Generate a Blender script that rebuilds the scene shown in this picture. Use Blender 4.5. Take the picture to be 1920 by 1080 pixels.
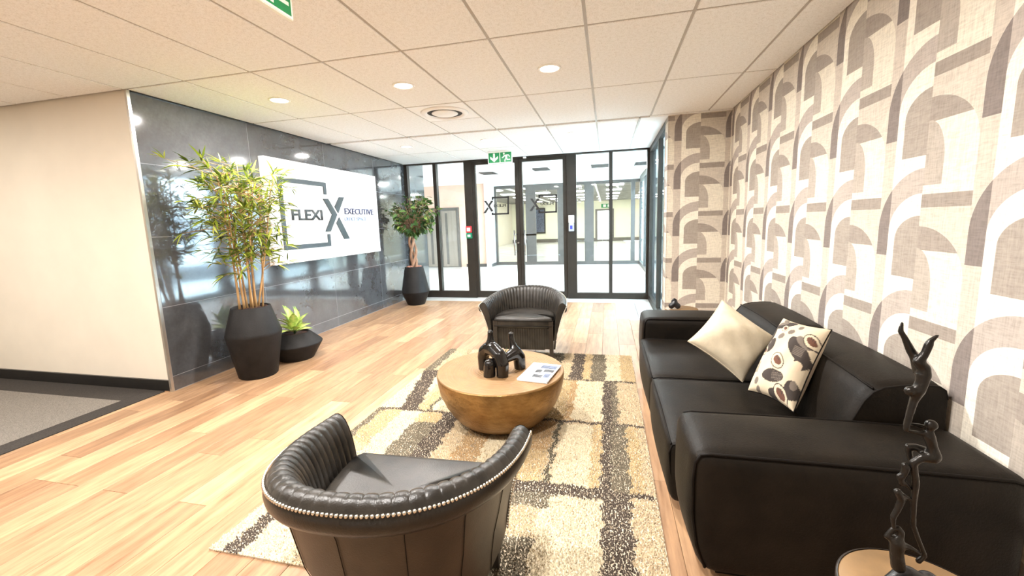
import bpy, bmesh, math, random
import numpy as np
from mathutils import Vector, Matrix, Euler

for o in list(bpy.data.objects):
    bpy.data.objects.remove(o, do_unlink=True)
SC = bpy.context.scene
COL = SC.collection
PI = math.pi
rnd = random.Random(7)

# ------------------------------------------------------------------ camera
H = 2.51                                   # ceiling height
YAW, PITCH, ROLL = .2309, -.1386, -.0327
CPOS = np.array([.122, -2.656, H - 1.1429])
FPX, PPX, PPY = 769.7, 959.02, 525.6
_cy, _sy, _cp, _sp = math.cos(YAW), math.sin(YAW), math.cos(PITCH), math.sin(PITCH)
FW = np.array([-_sy*_cp, _cy*_cp, _sp]); _r = np.array([_cy, _sy, 0.]); _u = np.cross(_r, FW)
RT = math.cos(ROLL)*_r + math.sin(ROLL)*_u
UP = -math.sin(ROLL)*_r + math.cos(ROLL)*_u
cam = bpy.data.objects.new('camera', bpy.data.cameras.new('camera'))
COL.objects.link(cam)
cam.matrix_world = Matrix(((RT[0], UP[0], -FW[0], CPOS[0]), (RT[1], UP[1], -FW[1], CPOS[1]),
                           (RT[2], UP[2], -FW[2], CPOS[2]), (0, 0, 0, 1)))
cam.data.sensor_width = 36; cam.data.lens = FPX/1920*36
cam.data.shift_x = (960-PPX)/1920; cam.data.shift_y = (PPY-540)/1920
cam.data.clip_start = .05; cam.data.clip_end = 200
SC.camera = cam

def ray(x, y): return FW + RT*(x-PPX)/FPX - UP*(y-PPY)/FPX
def onz(x, y, z): d = ray(x, y); return CPOS + d*(z-CPOS[2])/d[2]
def onx(x, y, X): d = ray(x, y); return CPOS + d*(X-CPOS[0])/d[0]
def ony(x, y, Y): d = ray(x, y); return CPOS + d*(Y-CPOS[1])/d[1]

# ------------------------------------------------------------------ world and view
W = bpy.data.worlds.new('world'); SC.world = W; W.use_nodes = True
bg = W.node_tree.nodes['Background']
bg.inputs[0].default_value = (.80, .91, 1.0, 1); bg.inputs[1].default_value = 16.0
SC.view_settings.view_transform = 'Standard'; SC.view_settings.look = 'None'
SC.view_settings.gamma = 1; SC.view_settings.use_curve_mapping = False
SC.view_settings.exposure = 1.0
DOWNLIGHT_W = 34.0
WARM = (1.0, .96, .92)
NEUTRAL = (1.0, .96, .92)
SC.cycles.max_bounces = 10; SC.cycles.diffuse_bounces = 6; SC.cycles.transparent_max_bounces = 16
SC.cycles.glossy_bounces = 5

# ------------------------------------------------------------------ shader helpers
class X:
    """a socket (or a number) with arithmetic, to write shader maths as expressions"""
    def __init__(s, nt, v): s.nt, s.v = nt, v
    def _op(s, op, *a):
        n = s.nt.nodes.new('ShaderNodeMath'); n.operation = op
        for i, q in enumerate((s,)+a):
            q = q.v if isinstance(q, X) else q
            if isinstance(q, (int, float)): n.inputs[i].default_value = q
            else: s.nt.links.new(q, n.inputs[i])
        return X(s.nt, n.outputs[0])
    def __add__(s, o): return s._op('ADD', o)
    __radd__ = __add__
    def __sub__(s, o): return s._op('SUBTRACT', o)
    def __rsub__(s, o): return X(s.nt, o)._op('SUBTRACT', s)
    def __mul__(s, o): return s._op('MULTIPLY', o)
    __rmul__ = __mul__
    def __truediv__(s, o): return s._op('DIVIDE', o)
    def lt(s, o): return s._op('LESS_THAN', o)
    def gt(s, o): return s._op('GREATER_THAN', o)
    def fract(s): return s._op('FRACT')
    def sqrt(s): return s._op('SQRT')
    def mx(s, o): return s._op('MAXIMUM', o)
    def mn(s, o): return s._op('MINIMUM', o)

def newmat(name):
    m = bpy.data.materials.new(name); m.use_nodes = True
    return m, m.node_tree, m.node_tree.nodes['Principled BSDF']

def noise(nt, scale=10, detail=3, rough=.5, vec=None, stretch=None):
    n = nt.nodes.new('ShaderNodeTexNoise'); n.inputs['Scale'].default_value = scale
    n.inputs['Detail'].default_value = detail; n.inputs['Roughness'].default_value = rough
    if vec is None:
        vec = nt.nodes.new('ShaderNodeTexCoord').outputs['Object']
    if stretch:
        mp = nt.nodes.new('ShaderNodeMapping'); mp.inputs['Scale'].default_value = stretch
        nt.links.new(vec, mp.inputs[0]); vec = mp.outputs[0]
    nt.links.new(vec, n.inputs['Vector'])
    return n

def ramp(nt, fac, stops):
    r = nt.nodes.new('ShaderNodeValToRGB'); nt.links.new(fac, r.inputs[0])
    e = r.color_ramp.elements
    while len(e) < len(stops): e.new(.5)
    for i, (p, c) in enumerate(stops):
        e[i].position = p; e[i].color = (*c, 1)
    return r.outputs[0]

def bump(nt, bsdf, h, strength=.2, dist=.01):
    b = nt.nodes.new('ShaderNodeBump'); b.inputs['Strength'].default_value = strength
    b.inputs['Distance'].default_value = dist
    nt.links.new(h, b.inputs['Height']); nt.links.new(b.outputs[0], bsdf.inputs['Normal'])

def mat(name, col, rough=.5, metal=0, var=.12, scale=12, bmp=0, bscale=60, spec=.5, stretch=None, coat=0):
    m, nt, b = newmat(name)
    b.inputs['Roughness'].default_value = rough; b.inputs['Metallic'].default_value = metal
    b.inputs['Specular IOR Level'].default_value = spec
    if coat: b.inputs['Coat Weight'].default_value = coat; b.inputs['Coat Roughness'].default_value = .1
    n = noise(nt, scale, 4, .55, stretch=stretch)
    lo = tuple(c*(1-var) for c in col); hi = tuple(min(1, c*(1+var)) for c in col)
    nt.links.new(ramp(nt, n.outputs[0], [(.3, lo), (.7, hi)]), b.inputs['Base Color'])
    if bmp:
        n2 = noise(nt, bscale, 3, .6); bump(nt, b, n2.outputs[0], bmp, .004)
    return m

def emis(name, col, st):
    m, nt, b = newmat(name)
    b.inputs['Base Color'].default_value = (*col, 1)
    b.inputs['Emission Color'].default_value = (*col, 1); b.inputs['Emission Strength'].default_value = st
    return m

def glassmat(name, tint=(.93, .97, .97), refl=.5):
    m, nt, b = newmat(name); nt.nodes.remove(b)
    out = nt.nodes['Material Output']
    tr = nt.nodes.new('ShaderNodeBsdfTransparent'); tr.inputs[0].default_value = (*tint, 1)
    gl = nt.nodes.new('ShaderNodeBsdfGlossy'); gl.inputs['Roughness'].default_value = .02
    fr = nt.nodes.new('ShaderNodeFresnel'); fr.inputs[0].default_value = 1.45
    mu = X(nt, fr.outputs[0])*refl
    mx = nt.nodes.new('ShaderNodeMixShader')
    nt.links.new(mu.v, mx.inputs[0]); nt.links.new(tr.outputs[0], mx.inputs[1]); nt.links.new(gl.outputs[0], mx.inputs[2])
    nt.links.new(mx.outputs[0], out.inputs[0])
    return m

# ------------------------------------------------------------------ materials
M = {}
M['cream_paint'] = mat('cream_paint', (.76, .69, .58), .7, var=.03, scale=3, bmp=.08, bscale=220)
M['white_paint'] = mat('white_paint', (.90, .90, .89), .6, var=.02, scale=3)
M['ceiling_tile'] = None
M['tee'] = mat('tee', (.43, .395, .35), .5, var=.04)
M['black_trim'] = mat('black_trim', (.012, .011, .010), .35, var=.2)
M['frame'] = mat('frame', (.030, .025, .020), .42, var=.12, scale=8, spec=.15)
M['frame_lobby'] = mat('frame_lobby', (.075, .07, .066), .4, var=.1, scale=8)
M['metal_trim'] = mat('metal_trim', (.62, .58, .52), .3, .9, var=.05)
M['chrome'] = mat('chrome', (.42, .42, .42), .25, 1, var=.03)
M['grout'] = mat('grout', (.30, .30, .31), .8, var=.06)
M['logo_grey'] = mat('logo_grey', (.040, .052, .058), .45, var=.06)
M['logo_blue'] = mat('logo_blue', (.035, .045, .11), .45, var=.06)
M['logo_pale'] = mat('logo_pale', (.26, .33, .45), .5, var=.06)
M['logo_black'] = mat('logo_black', (.006, .006, .006), .5, var=.1)
M['sign_white'] = mat('sign_white', (.82, .82, .82), .7, var=.015, spec=.1)
M['sign_side'] = mat('sign_side', (.82, .82, .82), .5, var=.03)
M['green'] = mat('green', (.0, .25, .075), .4, var=.05)
M['exit_white'] = mat('exit_white', (.90, .92, .84), .4, var=.02)
M['glass'] = glassmat('glass', (.95, .98, .98), .55)
M['glass_blue'] = glassmat('glass_blue', (.84, .94, .98), .6)
M['leather'] = mat('leather', (.0072, .0052, .0034), .48, var=.5, scale=7, bmp=.3, bscale=140, spec=.16)
M['leather_chair'] = mat('leather_chair', (.021, .018, .0145), .33, var=.55, scale=11, bmp=.2, bscale=190, spec=.38)
M['leather_back'] = mat('leather_back', (.045, .032, .021), .42, var=.28, scale=7, bmp=.15, bscale=190, spec=.35)
M['piping'] = mat('piping', (.006, .0045, .0035), .55, var=.3, scale=30, spec=.12)
M['nail'] = mat('nail', (.72, .66, .56), .25, 1, var=.1)
M['dark_wood'] = mat('dark_wood', (.020, .014, .010), .4, var=.3, scale=20, stretch=(1, 1, .1))
M['bronze'] = mat('bronze', (.016, .014, .012), .30, .5, var=.35, scale=30, bmp=.35, bscale=70)
M['rock'] = mat('rock', (.014, .014, .016), .32, .1, var=.4, scale=18, bmp=.5, bscale=40)
M['ceramic'] = mat('ceramic', (.006, .005, .0045), .2, var=.25, scale=14, bmp=.06, bscale=40, spec=.55)
M['planter'] = mat('planter', (.013, .012, .0115), .55, var=.25, scale=10, bmp=.35, bscale=90, spec=.2)
M['soil'] = mat('soil', (.055, .022, .014), .9, var=.5, scale=60, bmp=.6, bscale=60)
M['pebble'] = mat('pebble', (.40, .18, .13), .8, var=.35, scale=40)
M['culm'] = mat('culm', (.40, .24, .10), .55, var=.35, scale=20, stretch=(1, 1, .3))
M['bark'] = mat('bark', (.33, .19, .12), .8, var=.4, scale=30, bmp=.5, bscale=50, stretch=(1, 1, .3))
M['pillow_cream'] = mat('pillow_cream', (.64, .56, .42), .9, var=.06, scale=30, bmp=.35, bscale=260)
M['pillow_back'] = mat('pillow_back', (.62, .53, .40), .9, var=.08, scale=30, bmp=.3, bscale=240)
M['paper'] = mat('paper', (.76, .76, .76), .4, var=.02)
M['print_grey'] = mat('print_grey', (.07, .073, .08), .4, var=.8, scale=30, spec=.2)
M['print_blue'] = mat('print_blue', (.10, .12, .18), .4, var=.7, scale=26, spec=.2)
M['red'] = mat('red', (.55, .03, .04), .4, var=.05)
M['device_green'] = mat('device_green', (.0, .19, .09), .4, var=.05)
M['device_white'] = mat('device_white', (.85, .85, .85), .4, var=.02)
M['device_grey'] = mat('device_grey', (.34, .36, .40), .4, var=.05)
M['device_blue'] = mat('device_blue', (.03, .04, .35), .3, var=.2)
M['peach'] = mat('peach', (.72, .47, .36), .5, var=.06, scale=3)
M['grey_wall'] = mat('grey_wall', (.70, .70, .70), .4, var=.05, scale=3)
M['yellow_wall'] = mat('yellow_wall', (.85, .83, .68), .7, var=.03, scale=3)
M['steel'] = mat('steel', (.36, .31, .26), .36, .8, var=.1, scale=5, stretch=(8, 8, .3))
M['steel_dark'] = mat('steel_dark', (.17, .155, .14), .35, .6, var=.1)
M['dark_ceiling'] = mat('dark_ceiling', (.19, .18, .165), .8, var=.4, scale=3)
M['vent_dark'] = mat('vent_dark', (.010, .010, .010), .6, var=.2)
M['concrete'] = mat('concrete', (.60, .60, .58), .7, var=.08, scale=4)
M['pillar_grey'] = mat('pillar_grey', (.26, .27, .29), .7, var=.1, scale=4)
M['facade'] = mat('facade', (.72, .74, .76), .7, var=.05, scale=2)
M['lens'] = emis('lens', (1.0, .90, .70), 9)
M['lens_cool'] = emis('lens_cool', (1.0, .95, .88), 5)
M['office_panel'] = emis('office_panel', (1.0, .98, .92), 14)
M['window_glow'] = emis('window_glow', (.90, .97, 1.0), 2.6)

def m_ceiling():
    m, nt, b = newmat('ceiling_tile')
    b.inputs['Roughness'].default_value = .85
    n = noise(nt, 130, 4, .7); n2 = noise(nt, 40, 3, .6)
    f = X(nt, n.outputs[0])*.7+X(nt, n2.outputs[0])*.3
    nt.links.new(ramp(nt, f.v, [(.36, (.72, .70, .66)), (.52, (.895, .89, .875)), (.7, (.94, .935, .925))]), b.inputs['Base Color'])
    bump(nt, b, n.outputs[0], .25, .003)
    return m
M['ceiling_tile'] = m_ceiling()

def m_plank():
    m, nt, b = newmat('oak_plank')
    oi = nt.nodes.new('ShaderNodeObjectInfo')
    tc = nt.nodes.new('ShaderNodeTexCoord')
    add = nt.nodes.new('ShaderNodeVectorMath'); add.operation = 'ADD'
    cmb = nt.nodes.new('ShaderNodeCombineXYZ')
    r = X(nt, oi.outputs['Random'])
    nt.links.new((r*37.0).v, cmb.inputs[0]); nt.links.new((r*91.0).v, cmb.inputs[1])
    nt.links.new(tc.outputs['Object'], add.inputs[0]); nt.links.new(cmb.outputs[0], add.inputs[1])
    g = noise(nt, 9, 5, .62, add.outputs[0], (2.6, .32, 1))
    g2 = noise(nt, 34, 3, .6, add.outputs[0], (2.4, .10, 1))
    base = ramp(nt, oi.outputs['Random'], [(0, (.27, .152, .082)), (.25, (.37, .225, .125)), (.5, (.30, .172, .096)), (.75, (.46, .295, .168)), (1, (.205, .108, .060))])
    f = X(nt, g.outputs[0])*.72+X(nt, g2.outputs[0])*.28
    gr = ramp(nt, f.v, [(.28, (.42, .35, .30)), (.40, (.80, .76, .72)), (.52, (1.0, 1.0, .99)), (.66, (1.32, 1.30, 1.22))])
    mx = nt.nodes.new('ShaderNodeMix'); mx.data_type = 'RGBA'; mx.blend_type = 'MULTIPLY'; mx.inputs[0].default_value = 1
    nt.links.new(base, mx.inputs[6]); nt.links.new(gr, mx.inputs[7])
    nt.links.new(mx.outputs[2], b.inputs['Base Color'])
    b.inputs['Roughness'].default_value = .42; b.inputs['Specular IOR Level'].default_value = .4
    bump(nt, b, g2.outputs[0], .08, .002)
    return m
M['plank'] = m_plank()

def m_walltile():
    m, nt, b = newmat('slate_tile')
    oi = nt.nodes.new('ShaderNodeObjectInfo'); r = X(nt, oi.outputs['Random'])
    geo = nt.nodes.new('ShaderNodeNewGeometry')
    n = noise(nt, 2.4, 6, .62, geo.outputs['Position']); n2 = noise(nt, 40, 3, .7, geo.outputs['Position'])
    f = X(nt, n.outputs[0])*.72+X(nt, n2.outputs[0])*.2+r*.08
    nt.links.new(ramp(nt, f.v, [(.3, (.040, .041, .044)), (.52, (.072, .074, .078)), (.75, (.115, .118, .122))]), b.inputs['Base Color'])
    b.inputs['Roughness'].default_value = .07; b.inputs['Specular IOR Level'].default_value = .9
    b.inputs['IOR'].default_value = 1.75
    return m
M['walltile'] = m_walltile()

def m_floor_tile():
    m, nt, b = newmat('lobby_stone')
    n = noise(nt, 1.6, 5, .6)
    nt.links.new(ramp(nt, n.outputs[0], [(.3, (.66, .62, .58)), (.7, (.86, .84, .82))]), b.inputs['Base Color'])
    b.inputs['Roughness'].default_value = .18
    return m
M['lobby_stone'] = m_floor_tile()
M['threshold_tile'] = mat('threshold_tile', (.62, .62, .60), .3, var=.08, scale=4)
M['mat_pad'] = mat('mat_pad', (.50, .60, .58), .6, var=.1, scale=10)

def m_carpet(name, col):
    m, nt, b = newmat(name); b.inputs['Roughness'].default_value = 1
    n = noise(nt, 170, 3, .8)
    nt.links.new(ramp(nt, n.outputs[0], [(.34, tuple(c*.45 for c in col)), (.5, col), (.68, tuple(min(1, c*1.5) for c in col))]), b.inputs['Base Color'])
    bump(nt, b, n.outputs[0], .6, .004)
    return m
M['carpet_light'] = m_carpet('carpet_light', (.19, .17, .145))
M['carpet_dark'] = m_carpet('carpet_dark', (.036, .030, .025))

def m_wallpaper(name, axis):
    m, nt, b = newmat(name); b.inputs['Roughness'].default_value = .8
    geo = nt.nodes.new('ShaderNodeNewGeometry'); sp = nt.nodes.new('ShaderNodeSeparateXYZ')
    nt.links.new(geo.outputs['Position'], sp.inputs[0])
    px, py, pz = (X(nt, sp.outputs[i]) for i in range(3))
    u = (px-1.14)/.532+.37 if axis == 'x' else (.038-py)/.530+.37
    v = (1.968-pz)/.536
    U = (u+10).fract(); V = (v+10).fract()
    V2 = V-V.gt(.75)                       # -.25 .. .75
    def arc(d, a, top, h):                 # quarter-ellipse boundary: apex 'top' at d=0, h lower at d=a
        q = (d/a); return (1-(1-(q*q)).mx(0).sqrt())*h+top
    d1 = .37-U
    vo = arc(d1, .514, -.21, .5); v1 = arc(d1, .372, -.01, .31); v2 = arc(d1, .283, .17, .2)
    d3 = 1.37-U; vo3 = arc(d3, .514, -.21, .5)
    d2 = U-.37; vo2 = arc(d2, .486, .255, .4); vi2 = arc(d2, .19, .43, .32)
    def one(x): return 1-x
    s1 = U.lt(.37); s3 = U.gt(.856); s2 = one(s1)*one(s3)
    band = s1*V2.gt(vo)*V2.lt(v1)
    block = s1*U.gt(.087)*V2.gt(v2)*V2.lt(.69)
    horn = s3*V2.gt(vo3)*V2.lt(.52)
    beige3 = s3*one(horn)
    bar = s2*V.lt(.105)
    panel = s2*V.lt(vo2)*one(bar)
    inner = s2*d2.lt(.19)*V.gt(vi2)*V.lt(.93)
    capm = s2*V.gt(vo2)*V.lt(.445)*one(inner)
    cream2 = s2*one(bar)*one(panel)*one(inner)*one(capm)
    base = nt.nodes.new('ShaderNodeRGB'); base.outputs[0].default_value = (.83, .78, .67, 1)
    cur = base.outputs[0]
    for fac, c in ((cream2, (.74, .69, .58)), (panel, (.60, .54, .46)), (beige3, (.58, .515, .44)), (band, (.465, .41, .365)),
                   (inner, (.44, .39, .335)), (block, (.37, .325, .28)), (capm, (.335, .29, .25)), (bar, (.33, .285, .245)), (horn, (.23, .195, .178))):
        mx = nt.nodes.new('ShaderNodeMix'); mx.data_type = 'RGBA'
        nt.links.new(fac.v, mx.inputs[0]); nt.links.new(cur, mx.inputs[6]); mx.inputs[7].default_value = (*c, 1)
        cur = mx.outputs[2]
    st = (1, 1, .10)
    n1 = noise(nt, 170, 3, .7, geo.outputs['Position'], st); n2 = noise(nt, 170, 2, .6, geo.outputs['Position'], (.12, .12, 1))
    f = X(nt, n1.outputs[0])*.55+X(nt, n2.outputs[0])*.45
    w = ramp(nt, f.v, [(.36, (.80, .79, .78)), (.5, (1, 1, 1)), (.66, (1.16, 1.16, 1.16))])
    mx = nt.nodes.new('ShaderNodeMix'); mx.data_type = 'RGBA'; mx.blend_type = 'MULTIPLY'; mx.inputs[0].default_value = 1
    nt.links.new(cur, mx.inputs[6]); nt.links.new(w, mx.inputs[7])
    nt.links.new(mx.outputs[2], b.inputs['Base Color'])
    bump(nt, b, f.v, .12, .002)
    return m
M['paper_x'] = m_wallpaper('wallpaper_far', 'x'); M['paper_y'] = m_wallpaper('wallpaper_right', 'y')

def m_brass():
    m, nt, b = newmat('hammered_brass')
    b.inputs['Metallic'].default_value = .85; b.inputs['Roughness'].default_value = .40
    n = noise(nt, 14, 4, .6, None, (1, 1, 2.2)); v = nt.nodes.new('ShaderNodeTexVoronoi'); v.inputs['Scale'].default_value = 75
    tc = nt.nodes.new('ShaderNodeTexCoord'); nt.links.new(tc.outputs['Object'], v.inputs['Vector'])
    nt.links.new(ramp(nt, n.outputs[0], [(.3, (.22, .12, .040)), (.7, (.36, .21, .078))]), b.inputs['Base Color'])
    bump(nt, b, v.outputs['Distance'], .35, .004)
    return m
M['brass'] = m_brass()
M['brass_top'] = mat('brass_top', (.25, .145, .062), .48, .35, var=.14, scale=12, bmp=.15, bscale=90)
M['table_wood'] = mat('table_wood', (.22, .13, .056), .45, .15, var=.2, scale=12)

def m_leaf(name, stops, island):
    m, nt, b = newmat(name)
    if island:
        g = nt.nodes.new('ShaderNodeNewGeometry'); r = g.outputs['Random Per Island']
    else:
        g = nt.nodes.new('ShaderNodeObjectInfo'); r = g.outputs['Random']
    c = ramp(nt, r, stops); nt.links.new(c, b.inputs['Base Color'])
    b.inputs['Roughness'].default_value = .45
    out = nt.nodes['Material Output']
    tl = nt.nodes.new('ShaderNodeBsdfTranslucent'); nt.links.new(c, tl.inputs[0])
    mx = nt.nodes.new('ShaderNodeMixShader'); mx.inputs[0].default_value = .3
    nt.links.new(b.outputs[0], mx.inputs[1]); nt.links.new(tl.outputs[0], mx.inputs[2]); nt.links.new(mx.outputs[0], out.inputs[0])
    return m
BAM = [(0, (.030, .055, .008)), (.3, (.085, .135, .014)), (.6, (.20, .27, .022)), (.85, (.40, .46, .04)), (1, (.58, .60, .14))]
FIC = [(0, (.018, .055, .012)), (.5, (.05, .115, .025)), (.85, (.10, .19, .045)), (1, (.26, .36, .08))]
M['bamboo_leaf'] = m_leaf('bamboo_leaf', BAM, False); M['bamboo_mass'] = m_leaf('bamboo_mass', BAM, True)
M['ficus_leaf'] = m_leaf('ficus_leaf', FIC, False); M['ficus_mass'] = m_leaf('ficus_mass', FIC, True)

def m_vcol(name, rough=.9, bm=0):
    m, nt, b = newmat(name); b.inputs['Roughness'].default_value = rough
    a = nt.nodes.new('ShaderNodeVertexColor'); a.layer_name = 'Col'
    nt.links.new(a.outputs[0], b.inputs['Base Color'])
    if bm: n = noise(nt, 240, 3, .6); bump(nt, b, n.outputs[0], bm, .003)
    return m
M['rug'] = m_vcol('rug_pile', 1.0); M['print'] = m_vcol('pillow_print', .9, .3); M['varieg'] = m_vcol('variegated_leaf', .45)

# ------------------------------------------------------------------ object helpers
def link(o, parent=None):
    COL.objects.link(o)
    if parent is not None: o.parent = parent
    return o
def empty(name, loc=(0, 0, 0), rz=0.0):
    o = bpy.data.objects.new(name, None); o.empty_display_size = .1
    o.location = loc; o.rotation_euler = (0, 0, rz); return link(o)
def tag(o, label=None, cat=None, group=None, kind=None):
    if label: o['label'] = label
    if cat: o['category'] = cat
    if group: o['group'] = group
    if kind: o['kind'] = kind
    return o
def pyd(name, vs, fs, m, parent=None, smooth=False):
    me = bpy.data.meshes.new(name); me.from_pydata([tuple(v) for v in vs], [], fs); me.update()
    if m: me.materials.append(M[m] if isinstance(m, str) else m)
    if smooth: me.polygons.foreach_set('use_smooth', [True]*len(me.polygons))
    return link(bpy.data.objects.new(name, me), parent)
def bmobj(name, bm, m, parent=None, smooth=False):
    bmesh.ops.recalc_face_normals(bm, faces=bm.faces)
    me = bpy.data.meshes.new(name); bm.to_mesh(me); bm.free()
    if m: me.materials.append(M[m] if isinstance(m, str) else m)
    if smooth: me.polygons.foreach_set('use_smooth', [True]*len(me.polygons))
    return link(bpy.data.objects.new(name, me), parent)
def addbox(bm, x0, x1, y0, y1, z0, z1):
    vs = [bm.verts.new(p) for p in ((x0, y0, z0), (x1, y0, z0), (x1, y1, z0), (x0, y1, z0), (x0, y0, z1), (x1, y0, z1), (x1, y1, z1), (x0, y1, z1))]
    for f in ((0, 3, 2, 1), (4, 5, 6, 7), (0, 1, 5, 4), (1, 2, 6, 5), (2, 3, 7, 6), (3, 0, 4, 7)): bm.faces.new([vs[i] for i in f])
def box(name, x0, x1, y0, y1, z0, z1, m, parent=None, bev=0):
    bm = bmesh.new(); addbox(bm, x0, x1, y0, y1, z0, z1)
    if bev: bmesh.ops.bevel(bm, geom=list(bm.edges), offset=bev, segments=2, affect='EDGES')
    return bmobj(name, bm, m, parent)
def lathe_geo(prof, n=64, cap=True):
    vs, fs = [], []
    for (r, z) in prof:
        for i in range(n): a = 2*PI*i/n; vs.append((r*math.cos(a), r*math.sin(a), z))
    for k in range(len(prof)-1):
        for i in range(n): j = (i+1) % n; fs.append((k*n+i, k*n+j, (k+1)*n+j, (k+1)*n+i))
    if cap:
        fs.append(tuple(range(n-1, -1, -1))); o = (len(prof)-1)*n; fs.append(tuple(o+i for i in range(n)))
    return vs, fs
def lathe(name, prof, m, parent=None, n=64, off=(0, 0, 0), smooth=True, cap=True):
    vs, fs = lathe_geo(prof, n, cap)
    vs = [(v[0]+off[0], v[1]+off[1], v[2]+off[2]) for v in vs]
    o = pyd(name, vs, fs, m, parent, False)
    if smooth:
        for p in o.data.polygons: p.use_smooth = len(p.vertices) == 4
    return o
def tube_geo(pts, rad, n=8, closed=False):
    pts = [Vector(p) for p in pts]; k = len(pts)
    rad = rad if isinstance(rad, (list, tuple)) else [rad]*k
    vs, fs = [], []; prev = None
    for i in range(k):
        a = pts[i-1] if (i > 0 or closed) else pts[i]; b = pts[(i+1) % k] if (i < k-1 or closed) else pts[i]
        t = (b-a).normalized()
        if prev is None:
            s = Vector((0, 0, 1)) if abs(t.z) < .9 else Vector((1, 0, 0)); nrm = t.cross(s).normalized()
        else:
            nrm = prev-t*prev.dot(t)
            nrm = nrm.normalized() if nrm.length > 1e-6 else t.orthogonal().normalized()
        prev = nrm; bn = t.cross(nrm)
        for j in range(n):
            q = 2*PI*j/n; vs.append(pts[i]+(nrm*math.cos(q)+bn*math.sin(q))*rad[i])
    for i in range(k if closed else k-1):
        for j in range(n):
            a = i*n+j; b = i*n+(j+1) % n; i2 = (i+1) % k; fs.append((a, b, i2*n+(j+1) % n, i2*n+j))
    if not closed: fs.append(tuple(range(n-1, -1, -1))); fs.append(tuple((k-1)*n+j for j in range(n)))
    return vs, fs
def tube(name, pts, rad, m, parent=None, n=8, closed=False):
    vs, fs = tube_geo(pts, rad, n, closed); return pyd(name, vs, fs, m, parent, True)
def rbox(name, sx, sy, sz, r, m, parent=None, bulge=(0, 0, 0), loc=(0, 0, 0), seg=12, shear=None):
    """a soft upholstered block: rounded edges and slightly bulging faces, centred on loc"""
    bm = bmesh.new(); bmesh.ops.create_cube(bm, size=2)
    bmesh.ops.subdivide_edges(bm, edges=list(bm.edges), cuts=seg, use_grid_fill=True)
    h = Vector((sx/2, sy/2, sz/2))
    def wp(t): return math.copysign(1-(1-abs(t))**1.7, t)
    for v in bm.verts:
        c = Vector((wp(v.co.x), wp(v.co.y), wp(v.co.z)))
        p = Vector((c.x*h.x, c.y*h.y, c.z*h.z))
        q = Vector([max(-h[i]+r, min(h[i]-r, p[i])) for i in range(3)])
        d = p-q
        if d.length > 1e-9: p = q+d.normalized()*r
        w = [1-c[i]*c[i] for i in range(3)]
        p.x += bulge[0]*c.x*w[1]*w[2]; p.y += bulge[1]*c.y*w[0]*w[2]; p.z += bulge[2]*c.z*w[0]*w[1]
        if shear: p = shear(p)
        v.co = p+Vector(loc)
    return bmobj(name, bm, m, parent, True)
def plate(name, pts, org, rv, uv, th, m, parent=None, loc0=None):
    """flat plate from 2-D outline; rv, uv span its plane, it stands th proud of org along rv x uv"""
    org, rv, uv = Vector(org), Vector(rv), Vector(uv); nv = rv.cross(uv).normalized()
    a = [org+rv*p[0]+uv*p[1] for p in pts]; b = [p+nv*th for p in a]; n = len(a)
    if loc0 is not None: a = [p-Vector(loc0) for p in a]; b = [p-Vector(loc0) for p in b]
    fs = [tuple(range(n-1, -1, -1)), tuple(range(n, 2*n))]+[(i, (i+1) % n, n+(i+1) % n, n+i) for i in range(n)]
    bm = bmesh.new(); vs = [bm.verts.new(p) for p in a+b]
    for f in fs: bm.faces.new([vs[i] for i in f])
    bm.normal_update(); bmesh.ops.triangulate(bm, faces=[f for f in bm.faces if len(f.verts) > 4], ngon_method='EAR_CLIP')
    return bmobj(name, bm, m, parent)
def text(name, s, org, rv, uv, w, h, th, m, parent=None, mirror=False, bold=0.0):
    cu = bpy.data.curves.new(name, 'FONT'); cu.body = s; cu.size = 1; cu.offset = bold; cu.resolution_u = 4
    to = bpy.data.objects.new(name+'_tmp', cu); COL.objects.link(to)
    dg = bpy.context.evaluated_depsgraph_get(); me = bpy.data.meshes.new_from_object(to.evaluated_get(dg))
    bpy.data.objects.remove(to, do_unlink=True)
    xs = [v.co.x for v in me.vertices]; ys = [v.co.y for v in me.vertices]
    x0, x1, y0, y1 = min(xs), max(xs), min(ys), max(ys)
    org, rv, uv = Vector(org), Vector(rv), Vector(uv); nv = rv.cross(uv).normalized()
    bm = bmesh.new(); bm.from_mesh(me)
    for v in bm.verts:
        a = (v.co.x-x0)/(x1-x0); b = (v.co.y-y0)/(y1-y0)
        if mirror: a = 1-a
        v.co = org+rv*(a*w)+uv*(b*h)
    r = bmesh.ops.extrude_face_region(bm, geom=list(bm.faces))
    for v in r['geom']:
        if isinstance(v, bmesh.types.BMVert): v.co += nv*th
    return bmobj(name, bm, m, parent)
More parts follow.
